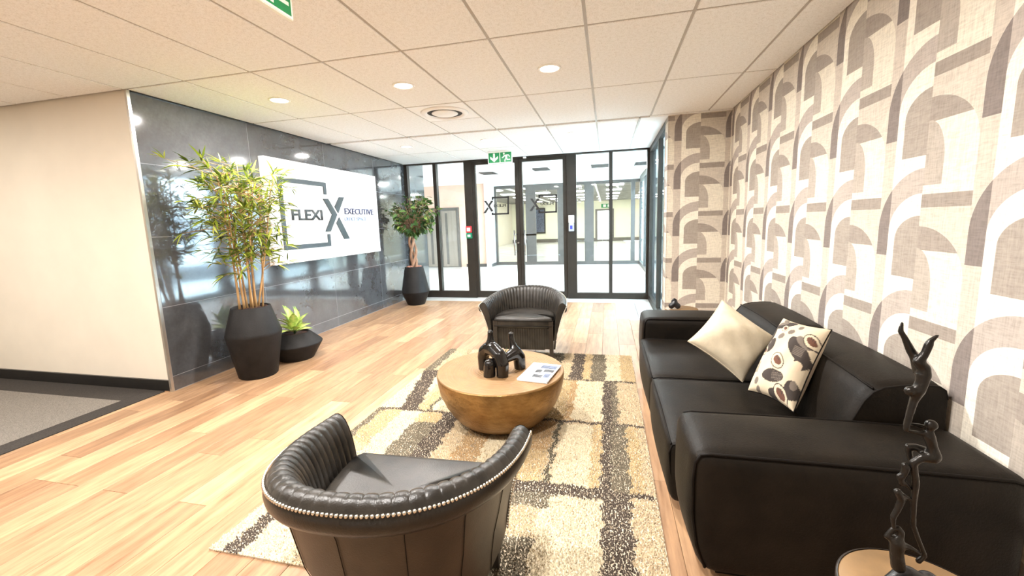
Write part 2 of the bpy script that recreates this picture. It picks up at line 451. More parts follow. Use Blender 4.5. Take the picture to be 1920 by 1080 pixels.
def organic(name, chains, m, parent=None, voxel=.006, smooth=6):
    """chains of (point, radius) fused into one continuous surface"""
    vs, fs = [], []
    def add(v, f):
        o = len(vs); vs.extend(v); fs.extend(tuple(i+o for i in q) for q in f)
    for ch in chains:
        pts = [Vector(p) for p, r in ch]; rs = [r for p, r in ch]
        P, R_ = [], []
        for i in range(len(pts)-1):
            for k in range(4):
                t = k/4; P.append(pts[i].lerp(pts[i+1], t)); R_.append(rs[i]*(1-t)+rs[i+1]*t)
        P.append(pts[-1]); R_.append(rs[-1])
        if len(P) > 1: add(*tube_geo(P, R_, 10))
        for p, r in ch:
            prof = [(r*math.sin(PI*k/6)+1e-5, -r*math.cos(PI*k/6)) for k in range(7)]
            a, b = lathe_geo(prof, 10); add([Vector(v)+Vector(p) for v in a], b)
    me = bpy.data.meshes.new('tmp'); me.from_pydata([tuple(v) for v in vs], [], fs); me.update()
    to = bpy.data.objects.new('tmp', me); COL.objects.link(to)
    md = to.modifiers.new('r', 'REMESH'); md.mode = 'VOXEL'; md.voxel_size = voxel; md.use_smooth_shade = True
    if smooth: ms = to.modifiers.new('s', 'SMOOTH'); ms.iterations = smooth; ms.factor = .5
    dg = bpy.context.evaluated_depsgraph_get(); me2 = bpy.data.meshes.new_from_object(to.evaluated_get(dg))
    bpy.data.objects.remove(to, do_unlink=True)
    me2.name = name; me2.materials.clear(); me2.materials.append(M[m])
    me2.polygons.foreach_set('use_smooth', [True]*len(me2.polygons))
    return link(bpy.data.objects.new(name, me2), parent)
def setcol(o, cols):
    a = o.data.color_attributes.new('Col', 'FLOAT_COLOR', 'POINT')
    a.data.foreach_set('color', np.c_[np.asarray(cols), np.ones(len(cols))].astype(np.float32).ravel())

S = 'structure'
XL, XR, XA, YE, YD = -3.58, 1.45, .80, 2.47, 4.62     # tile wall, papered wall, alcove side, papered end wall, glass wall
XC, YB = -7.2, -5.2                                   # corridor end, wall behind

# ------------------------------------------------------------------ floor
fl = tag(box('floor', XC, XR+.1, YB, YD+.05, -.12, -.012, 'grout'), kind=S)
PW, PL = .1755, 1.22
px0 = .074-PW*21
plank_cache = {}
def plank(x0, x1, y0, y1):
    key = (round(x1-x0, 3), round(y1-y0, 3))
    w, l = x1-x0-.0016, y1-y0-.0016
    if key not in plank_cache:
        bm = bmesh.new(); addbox(bm, -w/2, w/2, -l/2, l/2, -.012, 0)
        bmesh.ops.bevel(bm, geom=[e for e in bm.edges if all(v.co.z > -.001 for v in e.verts)], offset=.0012, segments=1, affect='EDGES')
        o = bmobj('plank', bm, 'plank', fl); plank_cache[key] = o.data
    else: o = link(bpy.data.objects.new('plank', plank_cache[key]), fl)
    o.location = ((x0+x1)/2, (y0+y1)/2, 0)
for i in range(-1, 34):
    x0 = px0+i*PW; x1 = x0+PW
    x0, x1 = max(x0, -3.66), min(x1, XR)
    if x1-x0 < .02: continue
    off = rnd.choice([0, .41, .82, .2, .61, 1.0])
    y = -3.6-off
    ymax = 4.25 if x1 < .58 else 3.06
    while y < ymax:
        a, b = max(y, -4.2), min(y+PL, ymax)
        if b-a > .05: plank(x0, x1, a, b)
        y += PL
# stone strip under the glass wall and beside the side window
for i in range(7):
    box('threshold_tile', -3.58+i*.6, -3.58+i*.6+.596, 4.253, YD+.3, -.012, .002, 'threshold_tile', fl)
for (x0, x1, y0, y1) in ((.62, .80, 4.253, YD+.3), (.566, .80, 3.70, 4.25), (.566, .80, 3.063, 3.12), (.566, .80, 3.52, 3.697)):
    box('threshold_tile', x0, x1, y0, y1, -.012, .002, 'threshold_tile', fl)
box('floor_pad', .60, .785, 3.74, 4.21, .002, .005, 'mat_pad', fl)
gr = box('floor_grille', .566, .80, 3.123, 3.517, -.012, .0, 'threshold_tile', fl)
for k in range(10): box('slot', .60, .70, 3.15+k*.036, 3.162+k*.036, .0, .0015, 'vent_dark', gr)
# corridor carpet
box('carpet_border', -3.83, -3.665, YB, .02, -.012, .004, 'carpet_dark', fl)
box('carpet_border', XC, -3.832, -.223, .02, -.012, .004, 'carpet_dark', fl)
box('carpet_field', XC, -3.832, YB, -.225, -.012, .004, 'carpet_light', fl)
box('floor_edge_strip', -3.664, -3.60, .0, .03, -.01, .006, 'plank', fl)

# ------------------------------------------------------------------ ceiling
ce = tag(box('ceiling', XC, XR+.1, YB, YD+.05, H+.03, H+.15, 'white_paint'), kind=S)
regions = [(XC, XR, YB, 0.0), (XL, XR, 0.0, YE), (XL, .49, YE, YD-.02)]
tile_cache = {}
def ctile(x0, x1, y0, y1):
    g = .0095; x0 += g; x1 -= g; y0 += g; y1 -= g
    key = (round(x1-x0, 3), round(y1-y0, 3))
    if key not in tile_cache:
        w, l = (x1-x0)/2, (y1-y0)/2
        bm = bmesh.new(); addbox(bm, -w, w, -l, l, 0, .018)
        bmesh.ops.bevel(bm, geom=[e for e in bm.edges if all(v.co.z < .001 for v in e.verts)], offset=.003, segments=1, affect='EDGES')
        o = bmobj('ceiling_tile', bm, 'ceiling_tile', ce); tile_cache[key] = o.data
    else: o = link(bpy.data.objects.new('ceiling_tile', tile_cache[key]), ce)
    o.location = ((x0+x1)/2, (y0+y1)/2, H)
for (rx0, rx1, ry0, ry1) in regions:
    for i in range(-13, 4):
        for j in range(-5, 5):
            x0, x1, y0, y1 = max(i*.6, rx0), min(i*.6+.6, rx1), max(j*1.2, ry0), min(j*1.2+1.2, ry1)
            if ry0 == YE and j == 1: continue
            if x1-x0 < .04 or y1-y0 < .1: continue
            if ry0 == 0.0 and j == 2 : continue
            if i == -3 and j == 1 and ry0 == 0.0:
                ctile(x0, x1, 1.8, 2.4); continue
            ctile(x0, x1, y0, y1)
# row that straddles the papered end wall
for i in range(2, 4):
    pass
for i in range(-13, 4):
    x = i*.6
    y1 = YD if x < .49 and x > XL else (YE if x > XL else 0)
    if x <= XC or x >= XR: continue
    box('ceiling_bar', x-.012, x+.012, YB, y1, H+.005, H+.03, 'tee', ce)
for j in range(-4, 4):
    y = j*1.2
    x0 = XC if y <= 0 else XL; x1 = XR if y < YE else .49
    box('ceiling_bar', x0, x1, y-.012, y+.012, H+.0045, H+.03, 'tee', ce)
box('ceiling_bar', -1.8, -1.2, 1.788, 1.812, H+.0045, H+.03, 'tee', ce)
box('ceiling_panel', .49, XA, YE, YD, H-.002, H+.02, 'white_paint', ce)
box('ceiling_panel', XL, .49, YD-.10, YD, H-.002, H+.02, 'white_paint', ce)
box('ceiling_bar', .478, .50, YE, YD-.1, H-.006, H+.01, 'tee', ce)
box('ceiling_panel', .60, XR, 2.412, YE, H, H+.02, 'ceiling_tile', ce)

# ------------------------------------------------------------------ walls
wr = tag(box('wall_right', XR, XR+.12, YB, YE+.3, 0, H+.1, 'paper_y'), kind=S)
wf = tag(box('wall_far', XA+.002, XR, YE, YE+.30, 0, H+.1, 'paper_x'), kind=S)
box('return_face', XA-.004, XA+.004, YE, YE+.22, 0, H, 'paper_y', wf)
wb = tag(box('wall_back', XC, XR, YB-.12, YB, 0, H+.1, 'cream_paint'), kind=S)
wc = tag(box('wall_corridor', XC, XL-.05, .02, .16, 0, H+.1, 'cream_paint'), kind=S)
tag(box('wall_corridor_end', XC-.12, XC, YB, .16, 0, H+.1, 'cream_paint'), kind=S)
tag(box('baseboard_corridor', XC, XL-.02, .002, .02, .004, .10, 'black_trim'), kind=S)
tag(box('trim_1', XL-.02, XL+.002, -.002, .022, 0, H, 'metal_trim'), kind=S)
wl = tag(box('wall_left', XL-.16, XL-.0015, .022, 5.42, 0, H+.1, 'grout'), kind=S)
ys = [.024, 1.12, 2.32, 3.52, 4.58]; zs = [.003, .133, .745, 1.347, 1.949, H]
for i in range(len(ys)-1):
    for k in range(len(zs)-1):
        box('wall_tile', XL-.0016, XL, ys[i]+.002, ys[i+1]-.002, zs[k]+.002, zs[k+1]-.002, 'walltile', wl, .0006)
tag(box('trim_2', XL-.001, XL+.012, .03, YD-.1, H-.012, H+.004, 'black_trim'), kind=S)

# ------------------------------------------------------------------ glass wall with double door
FD = (YD-.05, YD+.05)
def fr(name, x0, x1, z0, z1, parent=None, m='frame', d=0.0):
    return box(name, x0, x1, FD[0]+d, FD[1]-d, z0, z1, m, parent, .002)
def pane(x0, x1, z0, z1, parent, m='glass'):
    return box('glass_pane', x0, x1, YD-.004, YD+.004, z0, z1, m, parent)
w1 = tag(empty('window_1', (0, 0, 0)), kind=S)
fr('head', XL, -2.40, 2.485, H-.002, w1); fr('sill', XL, -2.40, .002, .125, w1)
fr('post', XL, -3.515, .125, 2.485, w1); fr('mullion', -3.0, -2.935, .125, 2.485, w1)
pane(-3.515, -3.0, .125, 2.485, w1); pane(-2.935, -2.40, .125, 2.485, w1)
p1 = fr('post', -2.40, -2.245, .002, H-.002, w1)
w2 = tag(empty('window_2', (0, 0, 0)), kind=S)
fr('post', -.552, -.39, .002, H-.002, w2)
fr('head', -.39, XA, 2.485, H-.002, w2); fr('sill', -.39, XA, .002, .105, w2)
fr('mullion', .155, .215, .105, 2.485, w2); fr('post', .762, XA, .105, 2.485, w2)
pane(-.39, .155, .105, 2.485, w2); pane(.215, .762, .105, 2.485, w2)
tr = tag(fr('trim_3', -2.245, -.552, 2.475, H-.002), kind=S)

def doorlogo(par, pix, y):
    """pix: pixel outlines of the mirrored mark on this leaf"""
    for nm, pts in pix:
        P = [ony(px, py, y) for px, py in pts]
        plate(nm, [(p[0], p[2]) for p in P], (0, y, 0), (1, 0, 0), (0, 0, 1), .002, 'logo_black', par)
c3 = lambda x, y: (860+x/6.75, 260+y/6.75)
def leaf(name, x0, x1, gx0, gx1, gz1, hx, logo, tx):
    d = tag(empty(name, (0, 0, 0)), kind=S)
    fr('stile', x0, gx0, .012, 2.472, d, d=.012); fr('stile', gx1, x1, .012, 2.472, d, d=.012)
    fr('rail', gx0, gx1, .012, .125, d, d=.012); fr('rail', gx0, gx1, gz1, 2.472, d, d=.012)
    pane(gx0, gx1, .125, gz1, d)
    h = tube('handle', [(hx, YD-.095, .79), (hx, YD-.095, 1.235)], .013, 'chrome', d, 12)
    for z in (.86, 1.165): tube('bracket', [(hx, YD-.095, z), (hx+(.045 if hx < -1.4 else -.045), YD-.037, z)], .009, 'chrome', h, 8)
    doorlogo(d, logo, YD-.0065)
    (ax, ay), (bx, by) = tx
    a = ony(ax, ay, YD-.0065); b = ony(bx, by, YD-.0065)
    text('lettering', 'FLEXI', (a[0], YD-.0065, a[2]), (1, 0, 0), (0, 0, 1), b[0]-a[0], b[2]-a[2], .002, 'logo_black', d, True, .012)
    return d
def frame_px(x0, y0, x1, y1, slx, g0, g1, t=21):
    """open square, its left side broken between g0 and g1"""
    f = lambda *p: [c3(*q) for q in p]
    return [('logo_bar', f((x0, y0), (x1, y0+slx), (x1, y0+slx+t), (x0, y0+t))),
            ('logo_bar', f((x1-t, y0+slx), (x1, y0+slx), (x1, y1), (x1-t, y1))),
            ('logo_bar', f((x0, y1-t-slx), (x1, y1-t), (x1, y1), (x0, y1-slx))),
            ('logo_bar', f((x0, y0), (x0+t, y0), (x0+t, g0), (x0, g0))),
            ('logo_bar', f((x0, g1), (x0+t, g1), (x0+t, y1), (x0, y1)))]
def x_px(dx, dy):
    g = lambda *p: [c3(q[0]+dx, q[1]+dy) for q in p]
    return [('logo_chevron', g((410, 785), (440, 785), (397, 850), (440, 915), (412, 925), (365, 850))),
            ('logo_stroke', g((320, 787), (350, 787), (378, 830), (362, 848))),
            ('logo_stroke', g((365, 868), (382, 882), (345, 943), (312, 943)))]
d1 = leaf('door_1', -2.243, -1.392, -2.19, -1.462, 2.42, -1.487,
          frame_px(418, 738, 637, 957, -10, 775, 935)+x_px(0, 0), (c3(445, 868), c3(598, 826)))
d2 = leaf('door_2', -1.388, -.554, -1.328, -.618, 2.42, -1.295,
          frame_px(1010, 712, 1245, 935, -10, 750, 905)+x_px(585, -28), (c3(1038, 842), c3(1200, 800)))
lk = lathe('lock_cylinder', [(.016, 0), (.018, .004), (.014, .012)], 'chrome', d1, 16)
lk.matrix_local = Matrix.Translation((-1.43, YD-.04, 1.012)) @ Matrix.Rotation(PI/2, 4, 'X')
# little devices on the posts
def device(name, px0, py0, px1, py1, m, y, label, cat, dots):
    a = ony(px0, py0, y); b = ony(px1, py1, y)
    cx, cz = (a[0]+b[0])/2, (a[2]+b[2])/2; w, h = abs(b[0]-a[0])/2, abs(a[2]-b[2])/2
    r = tag(empty(name, (cx, y, cz)), label, cat)
    box('casing', -w, w, -.035, 0, -h, h, m, r, .005)
    for nm, (x0, x1, z0, z1), mm in dots: box(nm, x0*w, x1*w, -.038, -.035, z0*h, z1*h, mm, r)
PYF = YD-.05
device('call_point', 874, 424, 885, 436.2, 'red', PYF, 'red break-glass call point on the dark door post', 'call point', [('white_plate', (-.6, .6, -.55, .5), 'device_white')])
device('release_button', 875, 437, 886, 447, 'device_green', PYF, 'green door release button below the red call point', 'button', [('white_plate', (-.5, .5, -.4, .4), 'device_white')])
device('reader_cover', 1066, 403.5, 1076.5, 418, 'device_white', PYF, 'white blank plate above the keypad on door post', 'plate', [])
device('access_reader', 1066.5, 418.7, 1076.5, 433.5, 'device_grey', PYF, 'grey access reader with blue pad on door post', 'reader', [('blue_pad', (-.45, .45, -.5, .45), 'device_blue')])
device('door_sensor', 981, 294.3, 987, 297, 'device_white', YD-.038, 'tiny white sensor at the top of the glass door', 'sensor', [])

# side window of the alcove
w3 = tag(empty('window_3', (0, 0, 0)), kind=S)
def sfr(name, y0, y1, z0, z1, x=XA, par=w3, m='frame', w=.03): return box(name, x-.002, x+w*2, y0, y1, z0, z1, m, par, .002)
sfr('head', 2.69, YD+.05, 2.42, H); sfr('sill', 2.69, YD+.05, .002, .11)
for (a, b) in ((2.69, 2.75), (3.36, 3.44), (4.50, YD+.05)): sfr('post', a, b, .11, 2.42)
for (a, b) in ((2.75, 3.36), (3.44, 4.50)): box('glass_pane', XA+.03, XA+.038, a, b, .11, 2.42, 'glass_blue', w3)

# ------------------------------------------------------------------ lobby behind the glass
HL = 2.62; YI = 10.5; XG = 1.08
tag(box('floor_lobby', -7.5, XG+.1, YD+.3, 25.3, -.12, .0, 'lobby_stone'), kind=S)
cl = tag(empty('ceiling_lobby', (0, 0, 0)), kind=S)
# lobby ceiling with rectangular recesses
rec = [(-3.75, -3.05), (-2.45, -1.70), (-1.05, -.32)]
bm = bmesh.new(); xs = [-7.5]+[v for r in rec for v in r]+[XG+.1]
for i in range(0, len(xs), 2): addbox(bm, xs[i], xs[i+1], YD+.05, YI, HL, HL+.06)
for (a, b) in rec:
    addbox(bm, a, b, YD+.05, 6.6, HL, HL+.06); addbox(bm, a, b, 8.9, YI, HL, HL+.06)
    addbox(bm, a-.03, b+.03, 6.57, 8.93, HL+.22, HL+.28)
    addbox(bm, a-.03, a, 6.57, 8.93, HL+.06, HL+.23); addbox(bm, b, b+.03, 6.57, 8.93, HL+.06, HL+.23)
    addbox(bm, a, b, 6.57, 6.6, HL+.06, HL+.23); addbox(bm, a, b, 8.9, 8.93, HL+.06, HL+.23)
bmobj('recessed_slab', bm, 'white_paint', cl)
for (x, y) in ((-2.98, 7.2), (-1.62, 7.05), (-.24, 7.1), (.74, 7.15)): box('dark_vent', x, x+.40, y, y+.62, HL-.004, HL+.0, 'vent_dark', cl)
LOBBY = []
for (x, y) in ((-4.2, 7.4), (-2.25, 7.2), (-2.25, 8.6), (-.9, 7.1), (-.9, 8.5), (.5, 6.9), (.5, 7.5), (.5, 8.1)):
    lathe('lobby_downlight', [(.07, -.006), (.095, -.006), (.10, 0), (.07, .0)], 'white_paint', cl, 24, (x, y, HL))
    lathe('lobby_lens', [(.068, -.004), (.068, 0)], 'lens_cool', cl, 20, (x, y, HL))
    LOBBY.append((x, y))
tag(box('wall_lobby_left', -7.6, -7.5, YD, 25.3, 0, 3.2, 'grey_wall'), kind=S)
tag(box('wall_lobby_front', -7.5, XL-.16, YD-.05, YD+.05, 0, 2.9, 'grey_wall'), kind=S)
wlr = tag(box('wall_left_lobby', XL-.0013, XL+.002, YD+.05, 5.42, .0, HL, 'walltile'), kind=S)
wla = tag(box('wall_elevator', -7.5, -3.62, 9.98, 10.2, 0, HL, 'peach'), kind=S)
tag(box('wall_lobby_pier', -3.62, -3.45, 9.9, YI+.1, 0, HL, 'grey_wall'), kind=S)
tag(box('baseboard_lobby', -4.32, -3.60, 9.95, 9.98, 0, .10, 'frame_lobby'), kind=S)
tag(box('baseboard_pier', -3.455, -3.445, 9.9, YI, 0, .10, 'frame_lobby'), kind=S)
tag(box('wall_lobby_bulkhead', -7.5, XG+.1, YI-.05, YI+.1, HL-.06, 3.3, 'white_paint'), kind=S)
el = tag(empty('elevator_door', (-5.0, 9.98, 0)), 'brushed steel lift doors in the peach lobby wall', 'elevator')
box('surround', -.72, .50, -.05, 0, 0, 1.92, 'steel_dark', el)
for k in range(2):
    x0 = -.62+k*.53
    l_ = box('door_leaf', x0, x0+.50, -.065, -.05, .02, 1.82, 'steel', el)
    box('mirror_strip', x0+.12, x0+.20, -.068, -.065, .1, 1.75, 'steel_dark', l_)
# inner glazed office front
w4 = tag(empty('window_4', (0, 0, 0)), kind=S)
def ifr(name, x0, x1, z0, z1): return box(name, x0, x1, YI-.04, YI+.04, z0, z1, 'frame_lobby', w4)
ifr('head', -3.45, XG, 2.47, HL-.06); ifr('sill', -3.45, XG, .001, .10)
for (a, b) in ((-3.45, -3.38), (-2.62, -2.52), (-2.42, -2.10), (-1.40, -1.16), (-.56, -.28), (.83, .95)): ifr('post', a, b, .1, 2.47)
ifr('rail', -2.10, -1.40, 2.36, 2.47); ifr('rail', -2.62, -2.10, .95, 1.0)
for (a, b) in ((-3.38, -2.62), (-2.52, -2.42), (-2.10, -1.40), (-1.16, -.56), (-.28, .83)): box('glass_pane', a, b, YI-.004, YI+.004, .1, 2.47, 'glass', w4)
# window wall on the street side of the lobby
w5 = tag(empty('window_5', (0, 0, 0)), kind=S)
box('head', XG, XG+.08, YD+.05, YI, 2.46, HL+.1, 'frame_lobby', w5); box('sill', XG, XG+.08, YD+.05, YI, 0, .10, 'frame_lobby', w5)
box('corner_post', XA, XG+.08, YD+.052, YD+.16, 0, HL, 'frame_lobby', w5)
yy = [YD+.16, 6.1, 7.55, 9.0, YI]
for i in range(4):
    box('post', XG, XG+.08, yy[i+1]-.05, yy[i+1]+.05, .1, 2.46, 'frame_lobby', w5)
    box('glass_pane', XG+.03, XG+.038, yy[i], yy[i+1]-.05, .1, 2.46, 'glass_blue', w5)
# office beyond
YO = 25.0
tag(box('wall_office_back', -7.5, 3.2, YO, YO+.1, 0, 3.4, 'yellow_wall'), kind=S)
tag(box('wall_office_right', 2.6, 2.7, YI+.1, YO, 0, 3.4, 'yellow_wall'), kind=S)
tag(box('wall_office_left', -6.3, -6.2, YI+.1, YO, 0, 3.4, 'cream_paint'), kind=S)
tag(box('wall_office_return', XG, 2.7, YI, YI+.1, 0, 3.4, 'cream_paint'), kind=S)
tag(box('baseboard_office', -6.2, 2.6, YO-.03, YO, 0, .22, 'steel_dark'), kind=S)
co = tag(box('ceiling_office', -7.5, 2.7, YI+.1, YO, 2.62, 2.72, 'dark_ceiling'), kind=S)
for x in (-4.4, -2.9, -1.4, .1, 1.6):
    for y in (12.5, 15, 17.5, 20, 22.5): box('light_panel', x, x+.6, y, y+.6, 2.60, 2.62, 'office_panel', co)
for x in (-3.4, -.3, 2.0): box('service_duct', x, x+.06, YI+.3, YO, 2.56, 2.62, 'white_paint', co)
d3 = tag(empty('door_3', (0, 0, 0)), kind=S)
box('door_frame', -.62, .56, YO-.08, YO, 0, 2.08, 'steel_dark', d3); box('glazing', -.48, .42, YO-.09, YO-.08, .12, 1.96, 'window_glow', d3)
d4 = tag(empty('window_6', (0, 0, 0)), kind=S)
box('window_frame', -4.62, -3.9, YO-.08, YO, .6, 2.3, 'black_trim', d4); box('pane', -4.55, -3.98, YO-.09, YO-.08, .7, 2.2, 'print_blue', d4)
es = tag(empty('office_exit_sign', (.1, YO, 2.28)), 'small green exit sign above the far office door', 'exit sign')
box('panel', -.34, .34, -.03, .0, -.12, .12, 'green', es); box('pictogram', -.22, -.04, -.034, -.03, -.08, .08, 'exit_white', es); box('pictogram', .06, .22, -.034, -.03, -.08, .08, 'exit_white', es)

# ------------------------------------------------------------------ outside the side windows
tag(box('ground_outside', XA+.1, 40, 2.77, 40, -.2, -.03, 'concrete'), kind=S)
for i, y in enumerate((4.95, 7.6, 10.6, 14.0)): tag(box('pillar_outside', 3.3, 3.75, y, y+.45, -.03, 5, 'pillar_grey'), kind=S)
tag(box('kerb_outside', 4.6, 4.9, 2.8, 30, -.03, .42, 'pillar_grey'), kind=S)
rl = tag(empty('railing_outside', (0, 0, 0)), kind=S)
for k in range(26): box('baluster', 6.0, 6.03, 3+k*.42, 3.04+k*.42, 0, 1.35, 'facade', rl)
for z in (.45, .9, 1.35): box('rail', 6.0, 6.04, 2.9, 14, z-.03, z+.03, 'facade', rl)
fo = tag(box('facade_outside', 16, 16.4, 2, 40, -.03, 3.2, 'facade'), kind=S)
for k in range(12): box('window_band', 15.97, 16.0, 3+k*3, 4.8+k*3, .9, 2.3, 'device_grey', fo)

# ------------------------------------------------------------------ ceiling fittings
def lamp(name, loc, power, col, size=.11, parent=None):
    l = bpy.data.lights.new(name, 'AREA'); l.shape = 'DISK'; l.size = size; l.energy = power; l.color = col
    o = bpy.data.objects.new(name, l); o.location = loc; return link(o, parent)
DLAB = {(-2.7, .61): 'glowing recessed downlight in the ceiling near the bamboo and tiled wall', (-1.5, .61): 'glowing recessed downlight in the ceiling next to the round air diffuser',
        (-.3, .61): 'glowing recessed downlight in the ceiling above the coffee table side', (-2.7, 3.0): 'recessed downlight in the ceiling by the top of the logo sign',
        (-1.5, 3.0): 'recessed downlight in the ceiling just before the hanging running man sign', (-.3, 3.0): 'recessed downlight in the ceiling before the right-hand door leaf and reader post'}
def downlight(x, y, power, col, lens='lens', sfx=''):
    r = tag(empty('downlight'+sfx, (x, y, H)), DLAB.get((x, y), 'recessed downlight in the ceiling on the near armchair side of the lounge'), 'downlight', 'recessed downlights in the lounge ceiling')
    lathe('rim', [(.070, -.002), (.074, -.008), (.086, -.006), (.090, 0), (.070, 0)], 'white_paint', r, 32)
    lathe('lens'+sfx, [(.070, -.004), (.070, -.001)], lens, r, 24)
    lamp('lamp'+sfx, (0, 0, -.012), power, col, .13, r)
for x in (-2.7, -1.5, -.3):
    downlight(x, .61, DOWNLIGHT_W, WARM); downlight(x, 3.0, DOWNLIGHT_W*.36, NEUTRAL, 'lens_cool')
    downlight(x, -1.79, DOWNLIGHT_W, WARM, 'lens', '_offscreen')
downlight(-5.1, -1.79, DOWNLIGHT_W, WARM, 'lens', '_offscreen')
for (x, y) in LOBBY: lamp('lobby_lamp', (x, y, HL-.012), 20, NEUTRAL, .13, cl)
df = tag(empty('air_diffuser', (-1.5, 1.5, H)), 'round white air diffuser on a square ceiling plate', 'diffuser')
box('plate', -.29, .29, -.29, .29, -.001, .02, 'white_paint', df)
lathe('outer_ring', [(.180, -.002), (.184, -.014), (.205, -.022), (.235, -.012), (.245, -.001), (.180, -.001)], 'white_paint', df, 48)
lathe('throat', [(.180, -.003), (.180, -.0012)], 'vent_dark', df, 40)
lathe('centre_disc', [(.02, -.020), (.12, -.016), (.135, -.009), (.13, -.004), (.02, -.004)], 'white_paint', df, 48)

def exit_sign(name, loc, rz, w, h, label, arrow_left=True):
    r = tag(empty(name, loc, rz), label, 'exit sign')
    box('mount', -w/2, w/2, -.022, .022, h-.0, H-loc[2], 'white_paint', r, .003)
    box('panel', -w/2, w/2, -.012, .012, 0, h, 'exit_white', r, .003)
    y = -.012; g = h*.07; half = (w-3*g)/2
    for k in range(2):
        x0 = -w/2+g+k*(half+g)
        f = box('green_field', x0, x0+half, y-.0015, y, g, h-g, 'green', r)
        s = h-2*g; ox, oz = x0+half/2, g
        P = lambda pts: [(p[0]*s+ox, p[1]*s+oz) for p in pts]
        if k == 0:
            plate('arrow', P([(-.1, .93), (.1, .93), (.1, .42), (.42, .66), (.42, .42), (0, .06), (-.42, .42), (-.42, .66), (-.1, .42)]), (0, y-.0015, 0), (1, 0, 0), (0, 0, 1), .0012, 'exit_white', f)
        else:
            hd = [(-.20+.10*math.cos(a*PI/6), .86+.10*math.sin(a*PI/6)) for a in range(12)]
            for nm, pts in (('figure_head', hd),
                            ('figure_body', [(-.22, .70), (.02, .76), (.18, .70), (.14, .40), (-.05, .36), (-.05, .55)]),
                            ('figure_arm', [(-.18, .72), (-.36, .52), (-.42, .52), (-.42, .43), (-.30, .43), (-.08, .62)]),
                            ('figure_arm', [(.08, .76), (.32, .74), (.44, .56), (.36, .50), (.27, .65), (.12, .65)]),
                            ('figure_leg', [(.14, .42), (.18, .30), (.46, .30), (.46, .21), (.10, .20), (.02, .38)]),
                            ('figure_leg', [(-.04, .40), (.06, .34), (-.04, .22), (-.06, .05), (-.16, .05), (-.15, .26)])):
                plate(nm, P(pts), (0, y-.0015, 0), (1, 0, 0), (0, 0, 1), .0012, 'exit_white', f)
    return r
exit_sign('exit_sign', (-1.54, 3.9, 2.318), 0, .40, .178, 'green running man exit sign hanging before the glass doors')
exit_sign('exit_sign', (-1.225, -1.175, 2.272), PI/2, .40, .195, 'green exit sign seen edge-on under the ceiling tiles', True)

# ------------------------------------------------------------------ logo board on the tile wall
XS = XL+.075
sg = tag(empty('logo_sign', (XL, 2.33, 1.58)), 'white office logo sign board on the dark tiled wall', 'sign')
def sbox(nm, x0, x1, y0, y1, z0, z1, m): return box(nm, x0-XL, x1-XL, y0-2.33, y1-2.33, z0-1.58, z1-1.58, m, sg, .003)
sbox('board', XL+.001, XS-.004, 1.22, 3.445, .98, 2.18, 'sign_side')
sbox('face', XS-.004, XS, 1.222, 3.443, .982, 2.178, 'sign_white')
c7 = lambda x, y: (500+x/6, 320+y/6)
def splate(nm, px, m='logo_grey'):
    P = [onx(*c7(*p), XS+.006) for p in px]
    plate(nm, [(p[1], p[2]) for p in P], (XS, 0, 0), (0, 1, 0), (0, 0, 1), .012, m, sg, (XL, 2.33, 1.58))
def srect(y0, y1, z0, z1): plate('logo_bar', [(y0, z0), (y1, z0), (y1, z1), (y0, z1)], (XS, 0, 0), (0, 1, 0), (0, 0, 1), .012, 'logo_grey', sg, (XL, 2.33, 1.58))
Y0, Y1, Z0, Z1, T = 1.372, 2.200, 1.140, 1.973, .052
srect(Y0, Y1, Z1-T, Z1); srect(Y0, Y1, Z0, Z0+T); srect(Y0, Y0+T+.008, Z0+T, Z1-T); srect(Y1-T, Y1, 1.82, Z1-T); srect(Y1-T, Y1, Z0+T, 1.30)
splate('logo_chevron', [(632, 315), (690, 318), (792, 495), (720, 685), (663, 685), (735, 495)])
splate('logo_stroke', [(812, 298), (868, 300), (805, 478), (765, 405)])
splate('logo_stroke', [(815, 525), (935, 765), (875, 767), (785, 590)])
def stext(s, y0, y1, z0, z1, m, b): text('lettering', s, (XS-XL, y0-2.33, z0-1.58), (0, 1, 0), (0, 0, 1), y1-y0, z1-z0, .010, m, sg, False, b)
stext('FLEXI', 1.540, 2.085, 1.484, 1.614, 'logo_grey', .022)
stext('EXECUTIVE', 2.562, 3.300, 1.567, 1.652, 'logo_blue', .006)
stext('OFFICE', 2.546, 2.810, 1.475, 1.526, 'logo_pale', .0)
stext('SPACE', 2.845, 3.085, 1.475, 1.526, 'logo_pale', .0)

